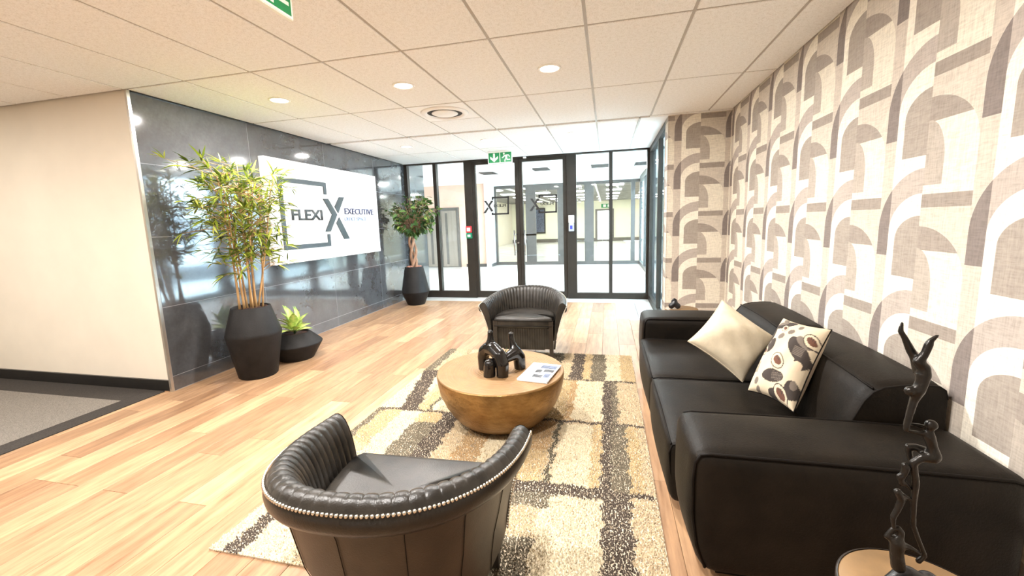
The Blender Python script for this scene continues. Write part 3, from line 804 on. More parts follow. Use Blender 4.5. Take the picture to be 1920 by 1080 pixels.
# ------------------------------------------------------------------ rug
RX0, RX1, RY0, RY1 = -1.565, .36, -1.395, 1.475
rg = tag(empty('area_rug', ((RX0+RX1)/2, (RY0+RY1)/2, 0)), 'shaggy patchwork rug in cream, tan and brown on the wood floor', 'rug')
rcx, rcy = (RX0+RX1)/2, (RY0+RY1)/2
box('backing', RX0-rcx, RX1-rcx, RY0-rcy, RY1-rcy, .001, .008, 'pillow_back', rg)
CR, CR2, TN, OL, DK, GN, YT = (.39, .30, .185), (.46, .39, .265), (.31, .20, .095), (.108, .090, .060), (.058, .043, .032), (.062, .053, .032), (.37, .27, .14)
blocks = [  # x0, x1, y0, y1, colour, slant
 (-1.6, .4, .76, 1.5, CR, 0), (-1.6, -1.48, .70, 1.5, OL, 0), (-1.30, -1.05, .78, 1.5, CR2, 0), (-.9, -.6, .78, 1.5, TN, 0), (-.6, -.35, .78, 1.5, CR2, 0), (-.46, -.30, 1.1, 1.5, OL, 0),
 (-.20, -.09, .76, 1.5, DK, 0), (-.09, -.02, .76, 1.5, YT, 0), (-.02, .11, .76, 1.5, OL, 0), (.11, .24, .76, 1.5, CR2, 0), (.24, .4, .76, 1.5, YT, 0),
 (-1.6, .4, 0, .76, CR, 0), (-1.6, -1.3, 0, .76, CR2, .0), (-1.555, -1.415, 0, .80, DK, 1), (-1.26, -1.18, 0, .76, YT, 0), (-1.18, -1.155, -.05, .76, GN, 0), (-1.15, -.85, 0, .76, CR2, 0),
 (-.85, -.55, 0, .76, OL, 0), (-.55, -.3, 0, .76, CR, 0), (-.30, -.13, 0, .76, YT, 0), (-.17, -.12, 0, .76, TN, 0), (-.12, .09, .03, .735, CR2, 0), (.09, .18, 0, .76, DK, 0), (.155, .20, 0, .76, OL, 0), (.20, .4, 0, .76, CR, 0),
 (-1.6, .4, -.70, 0, CR, 0), (-1.6, -1.515, -.70, 0, OL, 0), (-1.515, -1.36, -.5, -.02, YT, 0), (-1.36, -1.2, -.7, -.02, CR2, 0), (-1.2, -1.0, -.72, -.17, OL, 0), (-1.2, -1.02, -.17, 0, YT, 0),
 (-1.03, -.90, -.72, 0, DK, 0), (-.90, -.78, -.7, 0, CR, 0), (-.78, -.62, -.7, 0, TN, 0), (-.62, -.44, -.7, 0, CR2, 0), (-.44, -.22, -.7, 0, TN, 0), (-.40, -.22, -.7, -.38, YT, 0),
 (-.21, -.18, -.7, 0, GN, 0), (-.17, .03, -.69, -.03, CR2, 0), (.03, .09, -.70, 0, YT, 0), (.09, .155, -.70, 0, DK, 0), (.145, .24, -.70, 0, OL, 0), (.24, .31, -.7, 0, YT, 0), (.31, .4, -.7, 0, CR, 0),
 (-1.6, .4, -1.42, -.70, CR, 0), (-1.6, -1.49, -1.42, -.7, CR2, 0), (-1.49, -1.41, -1.42, -.7, DK, 0), (-1.41, -1.15, -1.42, -.7, CR2, 0), (-1.15, -.75, -1.42, -.7, CR, 0), (-.75, -.35, -1.42, -.7, OL, 0),
 (-.35, -.19, -1.08, -.8, CR, 0), (-.35, -.19, -1.42, -1.08, OL, 0), (-.19, .10, -1.42, -.76, CR2, 0), (-.35, -.16, -.88, -.7, OL, 0), (.10, .235, -1.42, -.7, DK, 0), (.235, .4, -1.42, -.72, CR, 0),
 (-.7, .12, -.775, -.685, DK, 0), (.12, .36, -.735, -.70, DK, 0), (-.35, .36, -.012, .016, DK, 0), (-1.55, -1.0, -.02, .008, DK, 0), (-.35, .36, .745, .775, DK, 0)]
def build_pile():
    sp = .0076
    nx, ny = int((RX1-RX0)/sp), int((RY1-RY0)/sp)
    rs = np.random.RandomState(3)
    gx, gy = np.meshgrid(np.arange(nx), np.arange(ny)); n = nx*ny
    x = RX0+(gx.ravel()+.5+rs.uniform(-.4, .4, n))*sp; y = RY0+(gy.ravel()+.5+rs.uniform(-.4, .4, n))*sp
    wx = x+.008*np.sin(y*31+np.sin(x*17)*2)+.006*np.sin(y*83+1)+rs.normal(0, .004, n)
    wy = y+.007*np.sin(x*37+1.3+np.sin(y*19))+rs.normal(0, .004, n)
    c = np.tile(np.array(CR), (n, 1))
    for (x0, x1, y0, y1, col, sl) in blocks:
        sx = wx-(.16*(.78-wy)/.78 if sl else 0)
        k = (sx >= x0) & (sx < x1) & (wy >= y0) & (wy < y1); c[k] = col
    lum = np.array([.3, .5, .2])
    dark = (c@lum) < .36
    f = rs.normal(1, .12, n); c = c*np.clip(f, .45, 1.5)[:, None]
    sw = rs.rand(n); c[(sw < .07) & dark] = (.24, .19, .13); c[(sw > .975) & ~dark] = (.28, .20, .105)
    h = rs.uniform(.013, .021, n); s = sp*.8
    a = rs.uniform(0, 6.28, n); lx, ly = np.cos(a)*.005, np.sin(a)*.005
    b = rs.uniform(0, 2.1, n)
    V = np.zeros((n, 4, 3))
    for k in range(3):
        V[:, k, 0] = x+s*np.cos(b+k*2.094); V[:, k, 1] = y+s*np.sin(b+k*2.094); V[:, k, 2] = .007
    V[:, 3, 0] = x+lx; V[:, 3, 1] = y+ly; V[:, 3, 2] = h
    V[:, :, 0] = np.clip(V[:, :, 0], RX0-.004, RX1+.004)
    V = V.reshape(-1, 3); V[:, 0] -= rcx; V[:, 1] -= rcy
    i = np.arange(n)[:, None]*4
    F = np.concatenate([i+[0, 1, 3], i+[1, 2, 3], i+[2, 0, 3]], 1).reshape(-1, 3)
    me = bpy.data.meshes.new('pile'); me.vertices.add(len(V)); me.vertices.foreach_set('co', V.ravel())
    me.loops.add(F.size); me.loops.foreach_set('vertex_index', F.ravel().astype(np.int32))
    me.polygons.add(len(F)); me.polygons.foreach_set('loop_start', np.arange(0, F.size, 3, dtype=np.int32))
    me.update(calc_edges=True); me.validate()
    me.materials.append(M['rug'])
    o = link(bpy.data.objects.new('pile', me), rg); tag(o, kind='stuff')
    cc = np.repeat(c, 4, axis=0)
    setcol(o, np.clip(cc, 0, 1))
build_pile()
RT_Z = .0215      # furniture stands in the pile at this height

# ------------------------------------------------------------------ coffee table
TZ = .375; TC = (-.593, -.03)
ct = tag(empty('coffee_table', (*TC, RT_Z)), 'round hammered brass drum coffee table on the rug', 'table')
th = TZ-RT_Z
prof = [(.235, 0), (.25, .004), (.30, .035), (.345, .085), (.385, .15), (.415, .22), (.43, .29), (.434, th-.02), (.433, th-.006)]
lathe('bowl', prof, 'brass', ct, 96)
tp = [(.433, th-.006), (.431, th-.001), (.424, th)]
k = .42
while k > .01: tp.append((k, th-.0009+.0009*math.cos(k*2*PI/.018))); k -= .003
tp.append((.001, th))
lathe('table_top', tp, 'brass_top', ct, 96, cap=False)

# vases on the table
def vase(name, loc, chains, necks, label):
    r = tag(empty(name, (loc[0], loc[1], TZ)), label, 'vase')
    L = lambda p: (p[0]-loc[0], p[1]-loc[1], p[2]-TZ)
    bo = organic('body', [[(L(p), rr) for p, rr in c] for c in chains], 'ceramic', r, .0048, 3)
    for v in bo.data.vertices: v.co.z = max(v.co.z, .0006)
    top = L(necks); lathe('mouth', [(.008, -.004), (.017, -.004), (.019, .003), (.015, .006), (.009, .002)], 'ceramic', r, 20, top)
    return r
def arch(a, b, ztop, r0, r1, n=9, skew=0.0):
    a, b = np.array(a, float), np.array(b, float); out = []
    for i in range(n):
        t = i/(n-1); p = a+(b-a)*t
        z = TZ+r0*.85+(ztop-TZ-r0*.85)*math.sin(PI*t)**.55 if 0 < t < 1 else TZ+.02
        out.append(((p[0], p[1], z), r0+(r1-r0)*math.sin(PI*t)))
    return out
vA, vB = (-.705, -.045), (-.545, -.165)
ch1 = [[((vA[0], vA[1], TZ+.0), .040), ((vA[0]-.004, vA[1]+.004, TZ+.085), .042), ((vA[0]+.010, vA[1]-.008, TZ+.130), .043), ((-.660, -.078, TZ+.160), .044), ((-.612, -.114, TZ+.163), .047),
        ((-.566, -.149, TZ+.135), .046), ((vB[0]+.003, vB[1]-.002, TZ+.08), .044), ((vB[0], vB[1], TZ+.0), .040)],
       [((-.640, -.092, TZ+.165), .044), ((-.638, -.094, TZ+.198), .034), ((-.637, -.095, TZ+.225), .0245), ((-.637, -.096, TZ+.25), .0205), ((-.637, -.096, TZ+.274), .0195)]]
vase('arched_vase', (-.625, -.105), ch1, (-.637, -.096, TZ+.276), 'taller black arched ceramic vase with bottle neck on brass table')
vC, vD = (-.462, .0), (-.632, -.172)
ch2 = [[((vC[0], vC[1], TZ+.0), .040), ((vC[0]-.003, vC[1]-.002, TZ+.08), .043), ((-.486, -.018, TZ+.115), .045), ((-.522, -.050, TZ+.098), .037), ((-.565, -.096, TZ+.075), .024), ((-.605, -.136, TZ+.078), .034), ((vD[0]+.005, vD[1]+.005, TZ+.078), .041), ((vD[0], vD[1], TZ+.0), .041)],
       [((-.490, -.016, TZ+.125), .039), ((-.506, -.006, TZ+.160), .028), ((-.515, -.001, TZ+.195), .0205), ((-.519, .001, TZ+.22), .0185), ((-.520, .002, TZ+.240), .0175)]]
vase('arched_vase', (-.54, -.08), ch2, (-.520, .002, TZ+.242), 'shorter black arched ceramic vase threaded through the taller one')
gsp = tag(empty('grass_sprig', (-.590, .065, TZ)), 'thin green grass blades standing between the two black vases', 'plant')
for k in range(5):
    a = k*1.3; q = .018+.006*k
    pts = [(q*math.cos(a)*t*t*2, q*math.sin(a)*t*t*2, (.10+.012*k)*t) for t in (0, .35, .7, 1)]
    tube('blade', pts, [.002, .0025, .002, .0004], 'ficus_leaf', gsp, 5)
# magazines
mg = [onz(*p, TZ+.012) for p in ((966, 710), (1004, 682), (1057, 685), (1022, 717))]
mo = (mg[0]+mg[2])/2; mx_ = (mg[3]-mg[0]); ang = math.atan2(mx_[1], mx_[0])
mw = np.linalg.norm((mg[3]-mg[0])[:2]); ml = np.linalg.norm((mg[1]-mg[0])[:2])
for k in range(3):
    z = TZ+.0005+k*.0052
    m_ = tag(empty('magazine', (mo[0]-.004*(2-k), mo[1]-.003*(2-k), z), ang+(.03, -.02, 0)[k]),
             ('bottom magazine of the small stack on the brass table', 'middle magazine of the small stack on the brass table', 'top magazine with grey room photos on its white cover')[k], 'magazine')
    box('pages', -mw/2, mw/2, -ml/2, ml/2, 0, .005, 'paper', m_)
    if k == 2:
        for (x0, x1, y0, y1, mm) in ((-.10, .44, .18, .40, 'print_blue'), (.10, .44, -.02, .15, 'print_grey'), (-.16, .05, -.10, .10, 'print_grey'), (-.12, .20, -.36, -.20, 'print_grey'), (.22, .42, -.34, -.10, 'print_blue'), (-.42, -.30, .36, .42, 'print_blue')):
            box('cover_print', x0*mw, x1*mw, y0*ml, y1*ml, .005, .0053, mm, m_)

# ------------------------------------------------------------------ tub armchairs
CA, CB, CN = .424, .626, 2.34
def chair(name, loc, rz, label):
    r = tag(empty(name, loc, rz), label, 'armchair')
    N = 481
    def plan(t):
        c, s = math.cos(t), math.sin(t)
        return -math.copysign(abs(c)**(2/CN), c), -abs(s)**(2/CN)
    ts = []
    # even arc length along the U
    tt = np.linspace(0, PI, 2000); P = np.array([plan(t) for t in tt])*[CA, CB]
    L = np.r_[0, np.cumsum(np.linalg.norm(np.diff(P, axis=0), axis=1))]
    tk = np.interp(np.linspace(0, L[-1], N), L, tt)
    UU = np.array([plan(t) for t in tk])
    def zr(i): return .556+.086*(abs(UU[i][1]))**1.3
    def sec(i, sa, sb, dz, absz=None, push=0.0):
        x, y = UU[i]; zz = absz if absz is not None else zr(i)+dz
        return (x*CA*sa+(-x)*push, y*CB*sb+(-y)*push*.8, zz)
    outer = [(.74, .80, 0, .13), (.755, .815, 0, .20), (.79, .85, 0, .29), (.845, .90, 0, .38), (.90, .945, -.10, None), (.955, .975, -.045, None), (.985, .992, -.018, None), (.995, .996, -.004, None)]
    vs = []; fs = []
    for i in range(0, N, 4):
        vs += [sec(i, a, b, c, d) for a, b, c, d in outer]
    cnt = (N+3)//4; k = len(outer)
    for i in range(cnt-1):
        for j in range(k-1): fs.append((i*k+j, (i+1)*k+j, (i+1)*k+j+1, i*k+j+1))
    o = pyd('outer_shell', vs, fs, 'leather_back', r, True)
    # seams of the outer shell
    for f in (.14, .27, .385, .5, .615, .73, .86):
        i = int(f*(N-1))
        tube('seam', [sec(i, a+.004, b+.004, c, d) for a, b, c, d in outer[:6]], .0013, 'piping', o, 5)
    # dark welt under the nails
    rail = [(.965, .982, -.066), (.992, .998, -.060), (1.010, 1.010, -.045), (1.015, 1.013, -.028), (1.011, 1.010, -.012), (1.002, 1.003, -.002), (.985, .99, .003)]
    vs, fs = [], []; k = len(rail); ids = list(range(0, N, 3))
    for i in ids: vs += [sec(i, a, b, c) for a, b, c in rail]
    for i in range(len(ids)-1):
        for j in range(k-1): fs.append((i*k+j, (i+1)*k+j, (i+1)*k+j+1, i*k+j+1))
    pyd('rail_roll', vs, fs, 'leather_chair', r, True)
    inner = [(.992, .995, .0), (.975, .983, .014), (.945, .962, .025), (.905, .935, .028), (.865, .905, .020), (.83, .878, .0), (.80, .853, -.03), (.775, .83, -.07), (.755, .81, -.12), (.742, .795, -.17), (.735, .79, -.24)]
    vs, fs = [], []; k = len(inner)
    for i in range(N):
        fl = abs(math.sin(PI*i*40/(N-1)))**.38
        for j, (a, b, c) in enumerate(inner):
            amp = .0085*min(1, j/2.0)
            vs.append(sec(i, a, b, c+ (fl-.75)*amp*(.45 if j < 5 else .2), None, (fl-.75)*amp*(0 if j < 3 else 1)))
    for i in range(N-1):
        for j in range(k-1): fs.append((i*k+j, i*k+j+1, (i+1)*k+j+1, (i+1)*k+j))
    pyd('fluted_back', vs, fs, 'leather_chair', r, True)
    # arm fronts
    for s in (0, N-1):
        loop = [sec(s, a, b, c, d) for a, b, c, d in outer]+[sec(s, a, b, c) for a, b, c in inner]+[(UU[s][0]*CA*.70, 0, .13)]
        c0 = np.mean(loop, axis=0); c0[1] += .006
        n = len(loop)
        pyd('arm_front', [tuple(p) for p in loop]+[tuple(c0)], [(i, (i+1) % n, n) for i in range(n)], 'leather_chair', r, True)
    # brass nails along rail and arm fronts
    vs, fs = [], []
    pr = [(.0058, -.001), (.0055, .002), (.004, .0042), (.001, .0052)]
    gv, gf = lathe_geo(pr, 6)
    path = [Vector(sec(i, 1.003, 1.004, .0015)) for i in range(N)]
    down = lambda s: [Vector(sec(s, a+.012, b, c, d))+Vector((0, .006, 0)) for a, b, c, d in reversed(outer)]
    path = list(reversed(down(0)))+path+down(N-1)
    cum = np.r_[0, np.cumsum([(path[i+1]-path[i]).length for i in range(len(path)-1)])]
    PA = np.array([tuple(p) for p in path])
    for d in np.arange(0, cum[-1], .0128):
        p = Vector([np.interp(d, cum, PA[:, q]) for q in range(3)])
        nrm = (Vector((p.x, p.y*.7+.15, 0)).normalized()*.8+Vector((0, 0, .6))).normalized() if d > .42 and d < cum[-1]-.42 else Vector((math.copysign(.5, p.x), .8, 0)).normalized()
        q = nrm.to_track_quat('Z', 'Y'); o_ = len(vs)
        vs += [q @ Vector(v)+p for v in gv]; fs += [tuple(i+o_ for i in f) for f in gf]
    tag(pyd('nailhead_trim', vs, fs, 'nail', r, True), kind='stuff')
    # seat
    def dshape(w, yb, yf, n=24):
        pts = [(w*.93, yf), (w, yf-.03)]
        for i in range(n+1):
            a = PI*i/n; c, s = math.cos(a), math.sin(a)
            pts.append((w*math.copysign(abs(c)**.75, c), yf-.03-(yf-.03-yb)*abs(s)**.75))
        return pts+[(-w, yf-.03), (-w*.93, yf)]
    base = dshape(.302, -.505, -.012)
    lay = [(.93, .325), (.985, .335), (1.0, .355), (1.0, .40), (.985, .418), (.965, .428), (.93, .434), (.85, .4375), (.6, .4390), (.1, .4395)]
    vs, fs = [], []; n = len(base); yc = -.25
    for s_, z in lay: vs += [(x*s_, yc+(y-yc)*s_, z) for x, y in base]
    for a in range(len(lay)-1):
        for i in range(n): j = (i+1) % n; fs.append((a*n+i, a*n+j, (a+1)*n+j, (a+1)*n+i))
    fs.append(tuple(range(n-1, -1, -1))); fs.append(tuple((len(lay)-1)*n+i for i in range(n)))
    sc = pyd('seat_cushion', vs, fs, 'leather_chair', r, True)
    for z in (.352, .405): tube('piping', [(x*1.002, yc+(y-yc)*1.002, z) for x, y in base], .004, 'piping', sc, 6, True)
    # ribbed front apron and inner base
    vs, fs = [], []; n = 96
    for i in range(n+1):
        x = -.285+.57*i/n; y = -.035+.005*abs(math.sin(PI*i/4)); vs += [(x, y, .12), (x, y, .33)]
    for i in range(n): fs.append((2*i, 2*i+2, 2*i+3, 2*i+1))
    pyd('front_apron', vs, fs, 'leather_chair', r, True)
    box('base_frame', -.20, .20, -.38, -.04, .11, .325, 'dark_wood', r)
    for s in (-1, 1):
        bm = bmesh.new(); addbox(bm, s*.275-.022, s*.275+.022, -.055, -.010, 0, .40)
        for v in bm.verts:
            if v.co.z < .01: v.co.x = s*.275+(v.co.x-s*.275)*.75; v.co.y = -.0325+(v.co.y+.0325)*.75
        bmobj('leg', bm, 'dark_wood', r)
        tube('leg', [(s*.15, -.385, .14), (s*.155, -.40, .0)], [.022, .015], 'dark_wood', r, 10)
    return r
chair('tub_armchair', (-.586, -1.232, RT_Z), .037, 'brown leather tub armchair with its back turned, seams down the shell')
chair('tub_armchair', (-.675, 1.13, RT_Z), PI+.03, 'dark leather tub armchair with fluted back facing the coffee table')

# ------------------------------------------------------------------ sofa
so = tag(empty('sofa', (.95, .09, 0)), 'long dark leather sofa with wide block arms along the papered wall', 'sofa')
def sp(x, y, z): return (x-.95, y-.09, z)
SY0, SY1, IY0, IY1, SXF, SXB = -1.165, 1.30, -.80, .93, .425, 1.422
AZ = .525
box('plinth', .53-.95, 1.40-.95, SY0+.06-.09, SY1-.06-.09, .0, .05, 'black_trim', so)
box('base', .50-.95, 1.42-.95, IY0-.09, IY1-.09, .045, .14, 'leather', so, .01)
def tuck(p):                    # lower edge drawn in
    k_ = max(0, (-p.z)/.24); p.x += .045*k_*k_*(1 if p.x < 0 else 0); return p
def arm(y0, y1, face):
    cx, cy = (SXF+SXB)/2, (y0+y1)/2
    a = rbox('arm', SXB-SXF, y1-y0, AZ-.035, .045, 'leather', so, (.02, .012, .018), sp(cx, cy, (AZ+.035)/2), 14, tuck)
    # welts: top outline of the outer and inner side panels, and the front edges
    for yy_, s in ((y0, -1), (y1, 1)):
        y_ = yy_-s*.010
        pts = [(SXF+.055, y_, .06), (SXF+.020, y_, .15), (SXF+.004, y_, .28), (SXF+.006, y_, .42), (SXF+.012, y_, AZ-.045), (SXF+.03, y_, AZ-.014), (SXF+.06, y_, AZ-.008),
               (SXF+.35, y_-.0*s, AZ-.006), (SXF+.7, y_, AZ-.006), (SXB-.06, y_, AZ-.008), (SXB-.02, y_, AZ-.02), (SXB-.006, y_, AZ-.06)]
        pts = [(p[0]+rnd.uniform(-.002, .002), p[1], p[2]+rnd.uniform(-.0015, .0015)) for p in pts]
        tube('piping', [sp(*p) for p in pts], .0055, 'piping', a, 7)
    return a
arm(SY0, IY0, -1); arm(IY1, SY1, 1)
SZ = .355
mid = .02
for (y0, y1) in ((IY0, mid), (mid, IY1)):
    cx0, cx1 = .395, 1.20
    c = rbox('seat_cushion', cx1-cx0, y1-y0-.006, SZ-.05, .035, 'leather', so, (.022, .004, .018), sp((cx0+cx1)/2, (y0+y1)/2, (SZ+.05)/2), 14, tuck)
    for y_ in (y0+.012, y1-.012):
        tube('piping', [sp(*p) for p in ((cx0+.05, y_, .09), (cx0+.012, y_, .20), (cx0+.004, y_, .30), (cx0+.018, y_, SZ-.016), (cx0+.06, y_, SZ-.006), (1.1, y_, SZ-.006))], .0045, 'piping', c, 6)
    tube('piping', [sp(cx0+.012, y0+.012+(y1-y0-.024)*t, SZ-.012+.008*math.sin(PI*t)) for t in np.linspace(0, 1, 9)], .005, 'piping', c, 6)
bprof = [(1.06, .30), (1.07, .38), (1.10, .50), (1.145, .605), (1.175, .645), (1.21, .665), (1.27, .678), (1.34, .684), (1.40, .682), (1.420, .668), (1.430, .63), (1.430, .40), (1.430, .10), (1.10, .10)]
def backc(y0, y1, nm='backrest'):
    n = len(bprof); ns = 15; vs, fs = [], []
    cxp, czp = 1.28, .42
    for i in range(ns):
        t = i/(ns-1); e = 1-abs(2*t-1)
        s_ = 1-.035*(1-min(1, e*6))**2
        bul = .012*math.sin(PI*t)
        for (x, z) in bprof:
            xx, zz = cxp+(x-cxp)*s_, czp+(z-czp)*s_
            if x < 1.2 and z > .3: xx -= bul
            if z > .64: zz += bul*.8
            vs.append(sp(xx, y0+(y1-y0)*t, zz))
    for i in range(ns-1):
        for j in range(n): k_ = (j+1) % n; fs.append((i*n+j, (i+1)*n+j, (i+1)*n+k_, i*n+k_))
    fs.append(tuple(range(n))); fs.append(tuple((ns-1)*n+j for j in range(n-1, -1, -1)))
    b = pyd(nm, vs, fs, 'leather', so, True)
    for p in b.data.polygons:
        if len(p.vertices) > 4: p.use_smooth = False
    tube('piping', [sp(1.178, y0+.01+(y1-y0-.02)*t, .652+.010*math.sin(PI*t)) for t in np.linspace(0, 1, 9)], .005, 'piping', b, 6)
    for yy_ in (y0+.004, y1-.004):
        tube('piping', [sp(cxp+(x-cxp)*.968, yy_, czp+(z-czp)*.968) for x, z in bprof[:11]], .005, 'piping', b, 6)
backc(-.785, .11); backc(.112, IY1+.02)

# ------------------------------------------------------------------ cushions on the sofa
def pillow(name, c, ax, ay, th, mfront, mback, label, paint=None, sag=0.0, n=64):
    """c centre, ax / ay half-edge vectors, th half thickness; built as a two-sided puffed square"""
    c, ax, ay = Vector(c), Vector(ax), Vector(ay); nv = ax.cross(ay).normalized()
    r = tag(empty(name, c), label, 'cushion')
    def surf(side):
        vs, uvs = [], []
        for i in range(n+1):
            for j in range(n+1):
                u, v = -1+2*i/n, -1+2*j/n
                pu = u*(1-.085*(1-u*u*0-v*v)*abs(u)**1.0*(1 if abs(v) < 1 else 0)); pv = v*(1-.085*(1-u*u)*abs(v))
                q = ((1-u**2)*(1-v**2))
                t = th*max(q, 0)**.42*side
                t += sag*math.sin(u*4+v*3)*q*.35*side+.004*math.sin(9*u-5*v)*q
                vs.append(ax*pu+ay*pv+nv*t); uvs.append((u, v))
        fs = []
        for i in range(n):
            for j in range(n):
                a = i*(n+1)+j; f = (a, a+n+1, a+n+2, a+1); fs.append(f if side > 0 else f[::-1])
        return vs, fs, uvs
    vs, fs, uv = surf(1); f = pyd('front_panel', vs, fs, mfront, r, True)
    if paint: setcol(f, [paint(u, v) for u, v in uv])
    vs, fs, uv = surf(-1); pyd('back_panel', vs, fs, mback, r, True)
    ed = []
    for k_ in range(4*n):
        s_, t = divmod(k_, n); w = -1+2*t/n
        u, v = ((w, -1), (1, w), (-w, 1), (-1, -w))[s_]
        pu = u*(1-.085*(1-v*v)*abs(u)); pv = v*(1-.085*(1-u*u)*abs(v))
        ed.append(ax*pu+ay*pv)
    tube('edge_piping', ed, .0035, 'piping' if paint else mfront, r, 6, True)
    return r
def solve_on_ray(x, y, p0, d, near=True):
    v = ray(x, y); a = v@v; w = CPOS-np.array(p0); b = 2*v@w; c = w@w-d*d
    disc = max(b*b-4*a*c, 0); s_ = math.sqrt(disc)
    t = (-b-s_)/(2*a) if near else (-b+s_)/(2*a)
    return CPOS+v*t
# cream cushion: stands on a corner, leaning on the backrest
B1 = onz(1392, 716, SZ+.03)
T1 = ony(1354, 563, B1[1]+.24); L1 = ony(1290, 640, B1[1]+.05)
c1 = (B1+T1)/2; R1 = 2*c1-L1
c1v = Vector(c1); e1 = (Vector(T1)+Vector(R1))/2-c1v; e2 = (Vector(T1)+Vector(L1))/2-c1v
PILLOW_DEBUG = (B1, T1, L1, e1.length*2, e2.length*2)
def eye_print(u, v):
    c = np.array((.60, .51, .37))
    DKc, MID, PL_, RD = np.array((.045, .035, .03)), np.array((.17, .14, .115)), np.array((.62, .50, .36)), np.array((.13, .055, .035))
    def el(cx, cy, rx, ry, a=0.):
        x, y = u-cx, v-cy; ca, sa = math.cos(a), math.sin(a); x, y = x*ca+y*sa, -x*sa+y*ca
        return (x/rx)**2+(y/ry)**2 < 1
    def ell(L, col):
        nonlocal c
        for (x, y, rx, ry, a) in L:
            if el(x, y, rx, ry, a): c = col
    # leaf-like dark bodies
    ell(((.56, .22, .50, .20, -.45), (.80, .02, .20, .22, .3), (.07, -.56, .44, .15, .12), (.82, -.66, .22, .20, .5), (-.83, .43, .15, .34, .3), (-.55, .12, .22, .20, .5), (-.45, .78, .42, .12, .3), (-.98, -.30, .10, .4, 0.), (.30, -.93, .30, .12, 0.)), DKc)
    ell(((.62, .42, .30, .10, -.3), (-.60, .80, .20, .06, .3), (.85, -.55, .10, .10, 0.)), MID)
    # pale faces
    ell(((.70, -.18, .22, .13, .5), (-.30, -.22, .30, .16, .1)), PL_)
    # spots
    ell(((-.58, -.78, .10, .085, .5), (-.46, -.97, .09, .08, .5), (-.26, .41, .12, .085, .4), (.01, .60, .11, .07, .4), (-.94, .79, .08, .08, 0.), (-.6, .92, .12, .06, 0.), (.22, .80, .09, .06, .3), (-.70, .20, .06, .05, 0.)), MID)
    # hatching
    if .42 < u < .78 and .08 < v < .30 and (v*26) % 1 < .4: c = MID
    if .05 < u < .45 and -.62 < v < -.44 and (v*30+u*8) % 1 < .35: c = MID
    if -.92 < u < -.66 and -.60 < v < -.32 and (u*14) % 1 < .5: c = DKc
    # eyes
    for (x, y, s_) in ((.80, .52, 1.0), (.06, -.19, 1.05), (.52, -.86, 1.1), (-.74, -.03, .72), (-.34, .66, .62), (-.94, -.58, .6)):
        if el(x, y, .27*s_, .17*s_, -.3): c = DKc
        if el(x, y, .245*s_, .145*s_, -.3): c = np.array((.60, .51, .37))
        if el(x+.01, y+.005, .17*s_, .085*s_, -.3): c = RD
        if el(x+.03, y+.05*s_, .12*s_, .03*s_, -.3) and (u*16) % 1 < .35: c = DKc
    return c
pillow('throw_cushion', c1, e1, e2, .085, 'pillow_cream', 'pillow_cream', 'plain cream square cushion propped on the leather sofa', None, .03)
B2 = onz(1500, 768, SZ+.09); A2 = onz(1404, 748, SZ+.03)
T2 = ony(1480, 592, A2[1]+.22)
D2 = ony(1560, 636, (B2[1]+T2[1])/2-.01)
c2 = (np.array(A2)+B2+T2+D2)/4
ex = Vector((np.array(B2)+D2-A2-T2)/4); ey = Vector((np.array(T2)+D2-A2-B2)/4)
c2 = c2+np.array(ex.cross(ey).normalized())*.03
pillow('throw_cushion', c2, ex, ey, .088, 'print', 'pillow_back', 'patterned cushion with black eye and leaf print on the sofa', eye_print, .0, 110)

# ------------------------------------------------------------------ side table with stacked-figure sculpture
ST = (.817, -1.672); SZT = .50
stb = tag(empty('side_table', (*ST, 0)), 'small round wood-topped side table in front of the sofa arm', 'side table')
lathe('table_top', [(.150, SZT-.022), (.158, SZT-.018), (.158, SZT-.004), (.154, SZT), (.002, SZT)], 'table_wood', stb, 64)
lathe('rim', [(.1585, SZT-.024), (.163, SZT-.02), (.163, SZT-.003), (.1585, SZT-.001)], 'dark_wood', stb, 64, cap=False)
lathe('column', [(.03, .02), (.024, .06), (.024, SZT-.06), (.05, SZT-.022)], 'dark_wood', stb, 32)
lathe('foot', [(.13, 0), (.135, .008), (.12, .02), (.03, .028)], 'dark_wood', stb, 48)
sclp = tag(empty('figure_sculpture', (.80, -1.665, SZT)), 'dark bronze sculpture of stacked acrobats on the small side table', 'sculpture')
YS = -1.665
def sq(px, py, dy=0.0):
    p = ony(px, py, YS); return (p[0]-.80, dy, p[2]-SZT)
def fig(chains, par=sclp): return organic('figure', [[(sq(*p), r_) for p, r_ in c] for c in chains], 'bronze', par, .0032, 3)
rk = organic('rock_base', [[((-.05, 0, .022), .022), ((-.01, .015, .034), .030), ((.045, -.01, .022), .022)], [((-.02, -.03, .02), .02), ((.03, .02, .03), .025)], [((-.045, -.03, .02), .02), ((.05, .03, .018), .018)]], 'rock', sclp, .005, 2)
# lowest figure: torso rising from the rock with raised ring of arms
fig([[((1684, 1062), .014), ((1681, 1035), .013), ((1681, 1016), .015)],
     [((1681, 1014), .008), ((1662, 1006), .0055), ((1673, 992), .005), ((1681, 990), .005)], [((1686, 1012), .008), ((1689, 998), .0075), ((1684, 990), .006)],
     [((1684, 1018), .009), ((1706, 1027), .006), ((1724, 1038), .005)]])
# slim second figure, standing on its hands
fig([[((1676, 992), .0045), ((1674, 970), .006), ((1683, 955), .0065), ((1690, 938), .0075), ((1683, 922), .008)],
     [((1683, 922), .006), ((1698, 931), .004), ((1714, 940), .004)], [((1690, 908), .005), ((1686, 893), .006), ((1697, 905), .004), ((1706, 916), .004)], [((1694, 893), .0065), ((1699, 876), .0085), ((1697, 873), .0075)]])
